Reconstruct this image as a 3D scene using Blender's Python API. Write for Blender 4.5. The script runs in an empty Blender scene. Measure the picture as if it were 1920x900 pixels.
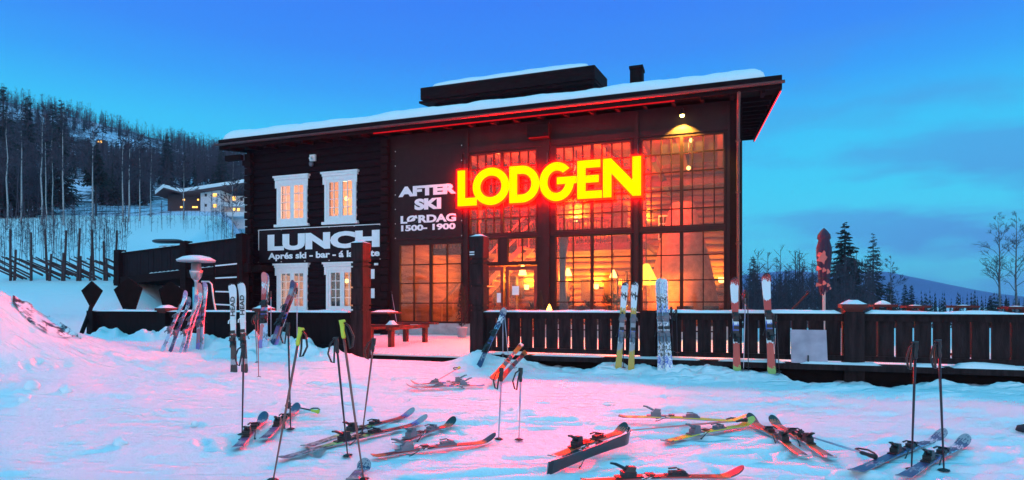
import bpy, math, random
import numpy as np
from mathutils import Vector, Matrix
random.seed(7); R = math.radians
C = bpy.context.scene.collection
S = bpy.context.scene

# ------------------------------------------------------------------ camera
F, HY, CAMZ = 1120.0, 570.0, 1.25          # focal length in photo pixels, horizon row, eye height
cam = bpy.data.objects.new('camera', bpy.data.cameras.new('camera')); C.objects.link(cam)
cam.location = (0, 0, CAMZ); cam.rotation_euler = (R(90), 0, 0)
cam.data.sensor_width = 36; cam.data.lens = 36 * F / 1920
cam.data.shift_y = (HY - 450) / 1920
cam.data.clip_start = .05; cam.data.clip_end = 20000
S.camera = cam

# ------------------------------------------------------------------ world: dusk sky
w = bpy.data.worlds.new('World'); S.world = w; w.use_nodes = True
nt = w.node_tree; nt.nodes.clear()
def N(tree, typ, **kw):
    n = tree.nodes.new(typ)
    for k, v in kw.items():
        if k in n.inputs: n.inputs[k].default_value = v
        else: setattr(n, k, v)
    return n
def ramp(tree, stops, interp='LINEAR'):
    n = tree.nodes.new('ShaderNodeValToRGB'); e = n.color_ramp.elements
    n.color_ramp.interpolation = interp
    while len(e) > 1: e.remove(e[-1])
    e[0].position = stops[0][0]; e[0].color = (*stops[0][1], 1)
    for p, c in stops[1:]:
        q = e.new(p); q.color = (*c, 1)
    return n
def lin(r, g, b):
    f = lambda c: c/255/12.92 if c/255 <= .04045 else ((c/255+.055)/1.055)**2.4
    return (f(r), f(g), f(b))
L = nt.links.new
geo = N(nt, 'ShaderNodeTexCoord'); sep = N(nt, 'ShaderNodeSeparateXYZ'); L(geo.outputs['Generated'], sep.inputs[0])
skyr = ramp(nt, [(0, lin(104, 222, 254)), (.08, lin(88, 220, 255)), (.17, lin(70, 216, 255)), (.265, lin(62, 200, 255)), (.325, lin(58, 166, 255)), (.38, lin(58, 144, 253)), (.46, lin(58, 130, 250)),
                 (.58, (.06, .58, 1.02)), (.72, (.075, .72, 1.10)), (1, (.075, .72, 1.10))])
L(sep.outputs['Z'], skyr.inputs[0])
# clouds low on the right
mp = N(nt, 'ShaderNodeMapping'); mp.inputs['Scale'].default_value = (2.2, 2.2, 9); mp.inputs['Rotation'].default_value = (0, R(-14), 0)
L(geo.outputs['Generated'], mp.inputs[0])
nz = N(nt, 'ShaderNodeTexNoise'); nz.inputs['Scale'].default_value = 1.6; nz.inputs['Detail'].default_value = 5; nz.inputs['Roughness'].default_value = .5
L(mp.outputs[0], nz.inputs['Vector'])
cr = ramp(nt, [(.46, (0, 0, 0)), (.60, (1, 1, 1))]); L(nz.outputs[0], cr.inputs[0])
xm = N(nt, 'ShaderNodeMapRange'); xm.inputs[1].default_value = .02; xm.inputs[2].default_value = .6; xm.inputs[3].default_value = .05; xm.inputs[4].default_value = .8; L(sep.outputs['X'], xm.inputs[0])
zm = N(nt, 'ShaderNodeMapRange'); zm.inputs[1].default_value = .5; zm.inputs[2].default_value = .1; L(sep.outputs['Z'], zm.inputs[0])
m1 = N(nt, 'ShaderNodeMath', operation='MULTIPLY'); L(cr.outputs[0], m1.inputs[0]); L(xm.outputs[0], m1.inputs[1])
m2 = N(nt, 'ShaderNodeMath', operation='MULTIPLY'); L(m1.outputs[0], m2.inputs[0]); L(zm.outputs[0], m2.inputs[1])
mx = N(nt, 'ShaderNodeMixRGB'); L(m2.outputs[0], mx.inputs[0]); L(skyr.outputs[0], mx.inputs[1]); mx.inputs[2].default_value = (*lin(84, 146, 226), 1)
sky = N(nt, 'ShaderNodeTexSky', sky_type='NISHITA'); sky.sun_disc = False; sky.sun_elevation = R(-4); sky.sun_rotation = R(200); sky.ozone_density = 6
add = N(nt, 'ShaderNodeMixRGB', blend_type='ADD'); add.inputs[0].default_value = .05; L(mx.outputs[0], add.inputs[1]); L(sky.outputs[0], add.inputs[2])
bg = N(nt, 'ShaderNodeBackground'); 
# added pale band low in the unseen sky behind the camera, brightening upright faces
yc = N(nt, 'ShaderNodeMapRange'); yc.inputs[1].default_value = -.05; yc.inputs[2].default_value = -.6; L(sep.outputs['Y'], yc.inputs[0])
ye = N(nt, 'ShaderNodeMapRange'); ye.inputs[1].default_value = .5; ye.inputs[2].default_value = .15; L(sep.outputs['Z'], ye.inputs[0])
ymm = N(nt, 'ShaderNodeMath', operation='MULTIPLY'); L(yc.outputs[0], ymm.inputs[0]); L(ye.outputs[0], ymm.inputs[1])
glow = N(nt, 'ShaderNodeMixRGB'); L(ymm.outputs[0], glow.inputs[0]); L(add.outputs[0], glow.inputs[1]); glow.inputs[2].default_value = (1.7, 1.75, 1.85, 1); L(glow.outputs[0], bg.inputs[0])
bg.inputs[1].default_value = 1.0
wo = N(nt, 'ShaderNodeOutputWorld'); L(bg.outputs[0], wo.inputs[0])
S.view_settings.view_transform = 'Standard'; S.view_settings.look = 'None'; S.view_settings.exposure = 0; S.view_settings.gamma = 1
S.cycles.use_denoising = True; S.cycles.max_bounces = 8; S.cycles.transparent_max_bounces = 16
S.cycles.sample_clamp_indirect = 6; S.cycles.caustics_reflective = False; S.cycles.caustics_refractive = False
SIGN_RED = 860.0

# ------------------------------------------------------------------ materials
MATS = {}
def mat(name, col, rough=.6, metal=0, var=.0, scale=6, bump=0, bscale=40, emit=None, estr=0, spec=None, stretch=None):
    if name in MATS: return MATS[name]
    m = bpy.data.materials.new(name); m.use_nodes = True; t = m.node_tree; b = t.nodes['Principled BSDF']
    b.inputs['Base Color'].default_value = (*col, 1); b.inputs['Roughness'].default_value = rough; b.inputs['Metallic'].default_value = metal
    b.inputs['Specular IOR Level'].default_value = spec if spec is not None else (.12 if any(q in name for q in ('wood', 'panel', 'board', 'banner', 'paint')) and 'white' not in name else .5)
    tc = N(t, 'ShaderNodeTexCoord'); mpn = N(t, 'ShaderNodeMapping'); t.links.new(tc.outputs['Object'], mpn.inputs[0])
    if stretch: mpn.inputs['Scale'].default_value = stretch
    if var:
        n = N(t, 'ShaderNodeTexNoise'); n.inputs['Scale'].default_value = scale; n.inputs['Detail'].default_value = 6; t.links.new(mpn.outputs[0], n.inputs['Vector'])
        r = ramp(t, [(.25, tuple(c*(1-var) for c in col)), (.75, tuple(min(1, c*(1+var)) for c in col))]); t.links.new(n.outputs[0], r.inputs[0])
        t.links.new(r.outputs[0], b.inputs['Base Color'])
    if bump:
        n2 = N(t, 'ShaderNodeTexNoise'); n2.inputs['Scale'].default_value = bscale; n2.inputs['Detail'].default_value = 4; t.links.new(mpn.outputs[0], n2.inputs['Vector'])
        bp = N(t, 'ShaderNodeBump'); bp.inputs['Strength'].default_value = bump; bp.inputs['Distance'].default_value = .02
        t.links.new(n2.outputs[0], bp.inputs['Height']); t.links.new(bp.outputs[0], b.inputs['Normal'])
    if emit:
        b.inputs['Emission Color'].default_value = (*emit, 1); b.inputs['Emission Strength'].default_value = estr
    MATS[name] = m; return m
def emitter(name, col, s):
    m = bpy.data.materials.new(name); m.use_nodes = True; t = m.node_tree; t.nodes.clear()
    e = N(t, 'ShaderNodeEmission'); e.inputs[0].default_value = (*col, 1); e.inputs[1].default_value = s
    o = N(t, 'ShaderNodeOutputMaterial'); t.links.new(e.outputs[0], o.inputs[0]); MATS[name] = m; return m
def glassmat(name, tint, refl=.06, film=.012):
    m = bpy.data.materials.new(name); m.use_nodes = True; t = m.node_tree; t.nodes.clear()
    tr = N(t, 'ShaderNodeBsdfTransparent'); tr.inputs[0].default_value = (*tint, 1)
    gl = N(t, 'ShaderNodeBsdfGlossy'); gl.inputs['Roughness'].default_value = .015
    tc = N(t, 'ShaderNodeTexCoord'); n = N(t, 'ShaderNodeTexNoise'); n.inputs['Scale'].default_value = .9; t.links.new(tc.outputs['Object'], n.inputs['Vector'])
    bp = N(t, 'ShaderNodeBump'); bp.inputs['Strength'].default_value = .12; bp.inputs['Distance'].default_value = .05
    t.links.new(n.outputs[0], bp.inputs['Height']); t.links.new(bp.outputs[0], gl.inputs['Normal'])
    fr = N(t, 'ShaderNodeFresnel'); fr.inputs[0].default_value = 1.5
    ad = N(t, 'ShaderNodeMath', operation='MULTIPLY_ADD'); ad.inputs[1].default_value = .42; ad.inputs[2].default_value = refl; t.links.new(fr.outputs[0], ad.inputs[0])
    mxs = N(t, 'ShaderNodeMixShader'); t.links.new(ad.outputs[0], mxs.inputs[0]); t.links.new(tr.outputs[0], mxs.inputs[1]); t.links.new(gl.outputs[0], mxs.inputs[2])
    df = N(t, 'ShaderNodeBsdfDiffuse'); df.inputs[0].default_value = (.8, .8, .8, 1)       # faint diffuse film, added so the panes catch the red sign glow
    n3 = N(t, 'ShaderNodeTexNoise'); n3.inputs['Scale'].default_value = 2.2; n3.inputs['Detail'].default_value = 5; t.links.new(tc.outputs['Object'], n3.inputs['Vector'])
    fm = N(t, 'ShaderNodeMapRange'); fm.inputs[1].default_value = .3; fm.inputs[2].default_value = .7; fm.inputs[3].default_value = film*.6; fm.inputs[4].default_value = film*1.4; t.links.new(n3.outputs[0], fm.inputs[0])
    mx2 = N(t, 'ShaderNodeMixShader'); t.links.new(fm.outputs[0], mx2.inputs[0]); t.links.new(mxs.outputs[0], mx2.inputs[1]); t.links.new(df.outputs[0], mx2.inputs[2])
    o = N(t, 'ShaderNodeOutputMaterial'); t.links.new(mx2.outputs[0], o.inputs[0]); MATS[name] = m; return m

def snowmat(name, tracks=False, bs=.5):
    m = bpy.data.materials.new(name); m.use_nodes = True; t = m.node_tree; b = t.nodes['Principled BSDF']
    b.inputs['Base Color'].default_value = (.86, .87, .89, 1); b.inputs['Roughness'].default_value = .55
    b.inputs['Specular IOR Level'].default_value = .25
    tc = N(t, 'ShaderNodeTexCoord')
    def noise(sc, det, st=(1, 1, 1), rot=0):
        mpn = N(t, 'ShaderNodeMapping'); mpn.inputs['Scale'].default_value = st; mpn.inputs['Rotation'].default_value = (0, 0, rot)
        t.links.new(tc.outputs['Object'], mpn.inputs[0])
        n = N(t, 'ShaderNodeTexNoise'); n.inputs['Scale'].default_value = sc; n.inputs['Detail'].default_value = det; t.links.new(mpn.outputs[0], n.inputs['Vector']); return n
    a = noise(7, 8); c = noise(45, 3)
    s1 = N(t, 'ShaderNodeMath', operation='MULTIPLY_ADD'); s1.inputs[1].default_value = .25; t.links.new(c.outputs[0], s1.inputs[0]); t.links.new(a.outputs[0], s1.inputs[2])
    last = s1
    if tracks:
        for sc, st, rot, k in ((1.7, (.55, 2.4, .5), .15, 1.0), (2.3, (.4, 2.6, .5), -.55, .8)):
            q = noise(sc, 2, st, rot); rr = ramp(t, [(.31, (0, 0, 0)), (.42, (1, 1, 1))]); t.links.new(q.outputs[0], rr.inputs[0])
            s2 = N(t, 'ShaderNodeMath', operation='MULTIPLY_ADD'); s2.inputs[1].default_value = k; t.links.new(rr.outputs[0], s2.inputs[0]); t.links.new(last.outputs[0], s2.inputs[2]); last = s2
    bp = N(t, 'ShaderNodeBump'); bp.inputs['Strength'].default_value = bs; bp.inputs['Distance'].default_value = .035
    t.links.new(last.outputs[0], bp.inputs['Height']); t.links.new(bp.outputs[0], b.inputs['Normal'])
    MATS[name] = m; return m
SNOW = snowmat('snow', True, .8); SNOWP = snowmat('snow_plain', False, .5)
DARK = mat('dark_stained_wood', (.011, .0065, .0075), .95, 0, .35, 3, .5, 30, stretch=(1, 1, 5))
LOG = mat('log_wall_wood', (.0065, .0055, .008), .95, 0, .45, 4, .6, 25, stretch=(.4, 1, 5))
PANEL = mat('brown_panel', (.024, .014, .015), .55, 0, .25, 1.5, .3, 60)
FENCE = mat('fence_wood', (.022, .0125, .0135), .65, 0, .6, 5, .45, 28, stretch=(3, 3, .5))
FRAME = mat('window_frame_paint', (.030, .014, .012), .5, 0, .2, 4)
BLACK = mat('black_wood', (.010, .006, .006), .95, 0, .4, 5)
WHITE = mat('white_paint', (.80, .79, .78), .45, 0, .06, 8)
PAPER = mat('white_paper', (.8, .8, .8), .8, 0, .05)
STONE = mat('plinth_stone', (.36, .36, .36), .8, 0, .25, 5, .3)
STEEL = mat('steel', (.5, .5, .52), .35, .9, .1)
REDWOOD = mat('red_brown_wood', (.12, .030, .026), .6, 0, .3, 4, .4, 30)
GLASS = glassmat('window_glass', (.97, .95, .93), .0)
GLASSW = glassmat('cottage_glass', (.95, .95, .95), .02, .0)
INTLOG = mat('interior_log_wood', (.30, .15, .055), .6, 0, .6, 1.2, .4, 20, stretch=(.5, .5, 5))
INTDARK = mat('interior_dark', (.06, .03, .02), .6, 0, .4)
CLOTH = mat('blue_cloth', (.14, .22, .5), .8, 0, .2)
BARK = mat('bark', (.035, .026, .028), .9, 0, .4, 9)
BIRCH = mat('birch_bark', (.34, .31, .31), .85, 0, .6, 14)
GREYBARK = mat('grey_bark', (.13, .11, .12), .85, 0, .6, 14)
TWIG = mat('twigs', (.050, .036, .052), .9, 0, .4, 2)
NEEDLE = mat('spruce_needles', (.014, .020, .016), .85, 0, .6, 3)
BLK = mat('black_plastic', (.012, .012, .014), .4, 0, .2)
GREYPL = mat('grey_binding', (.16, .16, .19), .4, .2, .2)

# ------------------------------------------------------------------ mesh helper
class MB:
    def __init__(s): s.v = []; s.f = []; s.m = []
    def add(s, vs, fs, mi=0):
        b = len(s.v); s.v += [tuple(x) for x in vs]; s.f += [tuple(i+b for i in f) for f in fs]; s.m += [mi]*len(fs)
    def hexa(s, c, mi=0):   # 8 corners: bottom ring 0-3, top ring 4-7
        s.add(c, [(0, 3, 2, 1), (4, 5, 6, 7), (0, 1, 5, 4), (1, 2, 6, 5), (2, 3, 7, 6), (3, 0, 4, 7)], mi)
    def box(s, x0, x1, y0, y1, z0, z1, mi=0, T=None):
        c = [(x0, y0, z0), (x1, y0, z0), (x1, y1, z0), (x0, y1, z0), (x0, y0, z1), (x1, y0, z1), (x1, y1, z1), (x0, y1, z1)]
        if T is not None: c = [T @ Vector(p) for p in c]
        s.hexa(c, mi)
    def fbox(s, s0, s1, t0, t1, z0, z1, mi=0, dz=0):   # box in the facade frame
        c = [W(s0, t1, z0), W(s1, t1, z0), W(s1, t0, z0), W(s0, t0, z0), W(s0, t1, z1), W(s1, t1, z1), W(s1, t0, z1), W(s0, t0, z1)]
        s.hexa(c, mi)
    def tube(s, pts, rad, n=6, mi=0, cap=True):
        pts = [Vector(p) for p in pts]
        if not isinstance(rad, (list, tuple)): rad = [rad]*len(pts)
        vs = []; k = len(pts)
        ref = Vector((0.13, .31, .94))
        d0 = (pts[-1]-pts[0])
        if d0.length > 0 and abs(d0.normalized().dot(ref)) > .85: ref = Vector((.95, .2, .1))
        for i, p in enumerate(pts):
            d = (pts[min(i+1, k-1)] - pts[max(i-1, 0)])
            d = d.normalized() if d.length > 1e-9 else Vector((0, 0, 1))
            a = d.cross(ref)
            a = a.normalized() if a.length > 1e-6 else d.orthogonal().normalized()
            b = d.cross(a)
            for j in range(n):
                q = 2*math.pi*j/n; vs.append(p + (a*math.cos(q)+b*math.sin(q))*rad[i])
        fs = [(i*n+j, i*n+(j+1) % n, (i+1)*n+(j+1) % n, (i+1)*n+j) for i in range(k-1) for j in range(n)]
        if cap: fs += [tuple(range(n))[::-1], tuple((k-1)*n+j for j in range(n))]
        s.add(vs, fs, mi)
    def lathe(s, prof, c=(0, 0, 0), n=20, mi=0):   # prof: (r, z)
        c = Vector(c); vs = []; k = len(prof)
        for r, z in prof:
            for j in range(n):
                q = 2*math.pi*j/n; vs.append(c+Vector((r*math.cos(q), r*math.sin(q), z)))
        fs = [(i*n+j, i*n+(j+1) % n, (i+1)*n+(j+1) % n, (i+1)*n+j) for i in range(k-1) for j in range(n)]
        fs += [tuple(range(n))[::-1], tuple((k-1)*n+j for j in range(n))]
        s.add(vs, fs, mi)
    def grid(s, P, mi=0):   # P rows of points
        r, c = len(P), len(P[0])
        s.add([p for row in P for p in row], [(i*c+j, i*c+j+1, (i+1)*c+j+1, (i+1)*c+j) for i in range(r-1) for j in range(c-1)], mi)
    def build(s, name, mats, parent=None, smooth=False, local=False):
        me = bpy.data.meshes.new(name)
        vs = s.v
        if parent is not None and not local:
            inv = XF[parent.name].inverted(); vs = [tuple(inv @ Vector(p)) for p in vs]
        me.from_pydata(vs, [], s.f)
        for m in (mats if isinstance(mats, (list, tuple)) else [mats]): me.materials.append(m)
        me.polygons.foreach_set('material_index', s.m)
        if smooth: me.polygons.foreach_set('use_smooth', [True]*len(s.f))
        me.update()
        o = bpy.data.objects.new(name, me); C.objects.link(o)
        if parent is not None: o.parent = parent
        XF[o.name] = XF[parent.name] if parent is not None else Matrix()
        return o
XF = {}
def tag(o, label=None, cat=None, group=None, kind=None):
    for k, v in (('label', label), ('category', cat), ('group', group), ('kind', kind)):
        if v: o[k] = v
    return o
def thing(name, label, cat, M=None, group=None):
    o = bpy.data.objects.new(name, None); C.objects.link(o); o.empty_display_size = .1
    if M is None: M = Matrix()
    if isinstance(M, (Vector, tuple)): M = Matrix.Translation(Vector(M))
    o.matrix_world = M; XF[o.name] = M.copy()
    return tag(o, label, cat, group)
def copy_tree(o, parent=None):
    c = o.copy(); C.objects.link(c)
    if parent is not None: c.parent = parent
    for ch in list(o.children): copy_tree(ch, c)
    return c

# ------------------------------------------------------------------ facade frame  (s along the front, t out of it, z up)
U = Vector((3205, -1120, 0)).normalized(); NV = Vector((U.y, -U.x, 0))     # NV points to the camera side
OY = 19.95
def W(s, t, z): return Vector((U.x*s+NV.x*t, OY+U.y*s+NV.y*t, z))
def sp(px, t=0.0):
    a = (px-960)/F
    return (a*(OY+NV.y*t) - NV.x*t)/(U.x - a*U.y)
def zp(px, py, t=0.0):
    d = W(sp(px, t), t, 0).y
    return CAMZ + (HY-py)/F*d
def P(px, py, d): return Vector(((px-960)/F*d, d, CAMZ+(HY-py)/F*d))
def inv_st(x, y):
    dx, dy = x, y-OY
    return dx*U.x+dy*U.y, dx*NV.x+dy*NV.y
FT = 7.33            # fence plane

# ------------------------------------------------------------------ terrain height
_rng = np.random.RandomState(3); _tab = _rng.rand(256, 256)
def vnoise(x, y):
    xi = np.floor(x).astype(int); yi = np.floor(y).astype(int); fx = x-xi; fy = y-yi
    fx = fx*fx*(3-2*fx); fy = fy*fy*(3-2*fy)
    g = lambda a, b: _tab[a % 256, b % 256]
    return (g(xi, yi)*(1-fx)+g(xi+1, yi)*fx)*(1-fy)+(g(xi, yi+1)*(1-fx)+g(xi+1, yi+1)*fx)*fy
def fbm(x, y, o=4):
    r = 0; a = .5
    for k in range(o): r = r+a*(vnoise(x*2**k+17*k, y*2**k+31*k)-.5); a *= .5
    return r
def sst(a, b, x):
    q = np.clip((x-a)/(b-a), 0, 1); return q*q*(3-2*q)
def H(x, y):
    x = np.asarray(x, float); y = np.asarray(y, float)
    dx, dy = x, y-OY; s = dx*U.x+dy*U.y; t = dx*NV.x+dy*NV.y
    z = np.zeros_like(x)+.0
    z = z + .30*sst(-1.5, -6, s)*sst(11.5, 8.2, t)                         # rise to the left fence
    z = z + .035*fbm(x*.5, y*.5, 3) + .022*fbm(x*2.1, y*2.1, 3)*sst(40, 20, y)
    near = sst(14, 9, y)*sst(.3, 2, y)
    z = z + .016*sst(.10, .25, fbm(x*.55+4, y*2.2, 3))*near                # packed ridges
    z = z + near*(.020*fbm(x*4+3, y*5, 3) - .014*sst(.12, .18, fbm(x*1.5+20, y*4.5+7, 3)) - .011*sst(.09, .16, fbm((x*.8+y*.6)*1.2+60, (y*.8-x*.6)*5+7, 3)))
    nf = fbm(x*1.4+9, y*1.4, 4)+.45*fbm(x*5+1, y*5, 3)
    bank = np.exp(-((t-8.1)/.55)**2)
    z = z + bank*(.16+.75*nf)*sst(-10.5, -8.5, s)*sst(-.3, -1.6, s)
    z = z + .34*np.exp(-((s+2.6)/1.1)**2-((t-8.35)/.6)**2)*(1+1.2*nf)
    z = z + .13*np.exp(-((s-.0)/2.0)**2-((t-8.5)/1.0)**2)
    z = z + .17*np.exp(-((t-7.75)/.4)**2)*(.55+2.6*nf)*sst(1.4, 2.2, s)
    z = z + .22*np.exp(-((s-1.95)/.45)**2-((t-7.75)/.45)**2)
    z = z - .20*np.exp(-((s-8.9)/1.6)**2-((t-7.6)/.5)**2)
    # left snow bank in the foreground
    mb = 2.15*np.exp(-((x+11)/2.0)**2*.5-((y-10.3)/1.5)**2*.5)
    z = z + mb*(1+.25*fbm(x*1.2, y*1.2, 4))
    z = z + .35*np.exp(-((x+7.5)/3.0)**2-((y-8.2)/2)**2)*(.3+1.4*fbm(x*.9+3, y*.9, 3))
    # hillside on the left
    xb = -10.2-.32*np.maximum(y-17, 0)
    wl = sst(0, 1, (xb-x)/(2.5+.10*np.maximum(y-17, 0)))
    hill = .21*np.maximum(y-17, 0)+.3*fbm(x*.12, y*.12, 3)*sst(20, 40, y)
    far = np.maximum(y-108, 0); a = x/np.maximum(y, 1)
    hill = hill + (.09+.41*np.clip(-.46-a, 0, .5))*far
    hill = hill + 5*fbm(x*.02, y*.02, 4)*sst(110, 180, y)
    rid = 90-20*np.clip((a+.9)/.44, 0, 1)-60*sst(-.40, 0, a)
    hill = np.where(y > 100, np.minimum(hill, rid+3*fbm(x*.03, y*.03, 3)), hill)
    z = z + wl*np.maximum(hill, 0)
    # under the terrace and the house
    ins = sst(7.28, 7.18, t)*sst(-9.7, -9.4, s)*sst(30, 28, s)*sst(-16, -13, t)
    z = z*(1-ins)+(-.25)*ins
    # valley beyond on the right
    val = sst(-2, 6, x-.05*y)*sst(24, 120, y)
    z = z - 5*val
    return z
def hz(x, y): return float(H(np.array([x]), np.array([y]))[0])
def G(px, py, lift=0.0):
    """point of the snow surface seen at a photo pixel"""
    dirx, dirz = (px-960)/F, (HY-py)/F
    ds = np.linspace(3.2, 26, 4000); zz = CAMZ+dirz*ds-H(dirx*ds, ds)
    i = np.argmax(zz < 0) if (zz < 0).any() else len(ds)-1
    d = ds[i]; return Vector((dirx*d, d, CAMZ+dirz*d+lift))

def detail(X, Y):
    """ski tracks, boot prints and churned snow close to the camera"""
    z = np.zeros_like(X); rs = np.random.RandomState(11); m = (Y > 3) & (Y < 15.5) & (np.abs(X) < 15)
    x, y = X[m], Y[m]; q = np.zeros_like(x)
    s, t = inv_st(x, y); fade = sst(7.75, 8.6, t)
    for k in range(46):
        c = rs.uniform(4, 12.5); sl = rs.uniform(-.45, .45); x0 = rs.uniform(-7, 8); ln = rs.uniform(1.2, 4.5); cv = rs.uniform(-.05, .05); dp = rs.uniform(.018, .042)
        for off in ((0, .22) if k % 2 else (0,)):
            d = (y-(c+off+sl*(x-x0)+cv*(x-x0)**2))/math.sqrt(1+sl*sl); on = sst(ln, ln*.7, np.abs(x-x0))*sst(-.12, .05, fbm(x*1.7+k, y*1.7, 2))
            q += on*(-dp*np.exp(-(d/.045)**2)+.5*dp*np.exp(-((d-.11)/.05)**2))
    for k in range(230):
        a, b = rs.uniform(-8, 9), rs.uniform(4, 13) if k % 3 else rs.uniform(9, 13); th = rs.uniform(0, 3.14); ux, uy = math.cos(th), math.sin(th)
        du = ((x-a)*ux+(y-b)*uy)/.14; dv = ((x-a)*-uy+(y-b)*ux)/.06; r = du*du+dv*dv
        q += -rs.uniform(.025, .06)*np.exp(-r*r)+.012*np.exp(-((np.sqrt(r)-1.35)/.3)**2)*(fbm(x*6, y*6, 2)+.5)
    rough = sst(-.05, .2, fbm(x*.6+40, y*.6+11, 3))
    q += (.008+.014*rough)*fbm(x*7, y*7, 3)+.014*rough*fbm(x*16, y*16, 2)
    z[m] = q*fade; return z
def build_ground():
    rr = [0.6, 1.2, 1.8, 2.4]
    while rr[-1] < 13.5: rr.append(rr[-1]*(1.0065 if rr[-1] > 3.5 else 1.03))
    while rr[-1] < 17: rr.append(rr[-1]*1.0105)
    while rr[-1] < 60: rr.append(rr[-1]*1.02)
    while rr[-1] < 6000: rr.append(rr[-1]*1.045)
    az = list(np.linspace(-50, 50, 860)); az = list(np.linspace(-180, -54, 24))+az+list(np.linspace(56, 180, 24))
    az = np.radians(np.array(az)); rr = np.array(rr)
    A, Rr = np.meshgrid(az, rr); X = Rr*np.sin(A); Y = Rr*np.cos(A)
    Z = H(X, Y)+detail(X, Y)
    r, c = X.shape
    me = bpy.data.meshes.new('snow_ground')
    vs = np.stack([X, Y, Z], -1).reshape(-1, 3)
    ii, jj = np.meshgrid(np.arange(r-1), np.arange(c-1), indexing='ij'); b = (ii*c+jj).ravel()
    fs = np.stack([b, b+1, b+c+1, b+c], -1)
    me.from_pydata(vs.tolist(), [], fs[:, ::-1].tolist()); me.materials.append(SNOW)
    me.polygons.foreach_set('use_smooth', [True]*len(fs)); me.update()
    o = bpy.data.objects.new('snow_ground', me); C.objects.link(o); tag(o, kind='structure')
build_ground()

def build_mountain():
    prof = [(1150, 540), (1300, 528), (1420, 512), (1490, 507), (1560, 514), (1610, 512), (1660, 508), (1700, 517), (1760, 535), (1830, 548), (1900, 566), (1990, 580), (2150, 590)]
    m = MB(); rows = []
    for k in range(15):
        q = -1+2*k/14; d = 1500+q*450; row = []
        for px in np.linspace(1150, 2150, 110):
            y = np.interp(px, [p[0] for p in prof], [p[1] for p in prof])
            z = CAMZ+(HY-y)/F*1500; x = (px-960)/F*1500
            prm = max(0, 1-abs(q))**.8; zz = (z+12)*prm + 7*float(fbm(np.array([x*.006]), np.array([d*.006]), 4)[0])*prm*1.2 - 12
            row.append((x+q*60, d, zz))
        rows.append(row)
    m.grid(rows)
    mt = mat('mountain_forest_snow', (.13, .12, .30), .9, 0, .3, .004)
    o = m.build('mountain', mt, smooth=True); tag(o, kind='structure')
build_mountain()
def build_hill():
    m = MB(); rows = []
    az = np.linspace(-1.12, -.30, 190); ds = np.exp(np.linspace(math.log(66), math.log(430), 90))
    for d in ds:
        z = H(az*d, np.full_like(az, d)); rows.append([(a*d, d, zz+.25-1.2*float(sst(76, 66, d))-1.2*float(sst(-.42, -.36, a))) for a, zz in zip(az, z)])
    m.grid(rows)
    t_ = bpy.data.materials.new('forest_floor'); t_.use_nodes = True; t = t_.node_tree; b = t.nodes['Principled BSDF']; b.inputs['Roughness'].default_value = .9
    tc = N(t, 'ShaderNodeTexCoord')
    n1 = N(t, 'ShaderNodeTexNoise'); n1.inputs['Scale'].default_value = .035; n1.inputs['Detail'].default_value = 3; t.links.new(tc.outputs['Object'], n1.inputs['Vector'])
    n2 = N(t, 'ShaderNodeTexNoise'); n2.inputs['Scale'].default_value = .55; n2.inputs['Detail'].default_value = 7; n2.inputs['Roughness'].default_value = .7; t.links.new(tc.outputs['Object'], n2.inputs['Vector'])
    a = N(t, 'ShaderNodeMath', operation='MULTIPLY_ADD'); a.inputs[1].default_value = .9; t.links.new(n1.outputs[0], a.inputs[0]); t.links.new(n2.outputs[0], a.inputs[2])
    r = ramp(t, [(.90, (.040, .030, .045)), (1.02, (.72, .68, .84))]); t.links.new(a.outputs[0], r.inputs[0]); t.links.new(r.outputs[0], b.inputs['Base Color'])
    o = m.build('wooded_hillside', t_, None, True); tag(o, kind='structure')
build_hill()
# ------------------------------------------------------------------ air
def build_haze():
    m = MB(); m.box(-1300, 2200, -20, 2100, -40, 125)
    hm = bpy.data.materials.new('haze'); hm.use_nodes = True; t = hm.node_tree; t.nodes.clear()
    v = N(t, 'ShaderNodeVolumePrincipled'); v.inputs['Color'].default_value = (.55, .66, 1, 1); v.inputs['Density'].default_value = .0003
    o_ = N(t, 'ShaderNodeOutputMaterial'); t.links.new(v.outputs[0], o_.inputs['Volume'])
    o = m.build('haze', hm); tag(o, kind='stuff'); hm.volume_intersection_method if hasattr(hm, 'volume_intersection_method') else None
build_haze()

# ------------------------------------------------------------------ lodge
lodge = thing('lodge', 'dark timber ski lodge with tall lit windows and snowy roof', 'building', W(0, 0, .1))
ZB, ZT = .10, 7.28
SL, SR, SM = sp(466), sp(1390), sp(727)
ZU0, ZU1, ZL0 = 3.60, 6.37, .40
wins = []   # openings (s0,s1,z0,z1)
def bars_window(s0, s1, z0, z1, vs, hs, thick=(), name='window', midw=.05, t=0.0):
    m = MB(); f = .045
    m.fbox(s0, s0+f, t-.10, t+.03, z0, z1); m.fbox(s1-f, s1, t-.10, t+.03, z0, z1)
    m.fbox(s0+f, s1-f, t-.10, t+.028, z0, z0+f); m.fbox(s0+f, s1-f, t-.10, t+.028, z1-f, z1)
    for v in vs:
        b = .05 if v in thick else .017
        m.fbox(v-b, v+b, t-.07, t+(.026 if v in thick else .012), z0+f, z1-f)
    for h in hs: m.fbox(s0+f, s1-f, t-.066, t+.008, h-.017, h+.017)
    o = m.build(name, FRAME, lodge)
    g = MB(); g.fbox(s0+f*.5, s1-f*.5, t-.045, t-.035, z0+f*.5, z1-f*.5); g.build('pane', GLASS, o)
    wins.append((s0, s1, z0, z1))
def even(a, b, n): return [a+(b-a)*k/n for k in range(1, n)]
urows = [4.15, 4.71, 5.28, 5.84]
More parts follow.
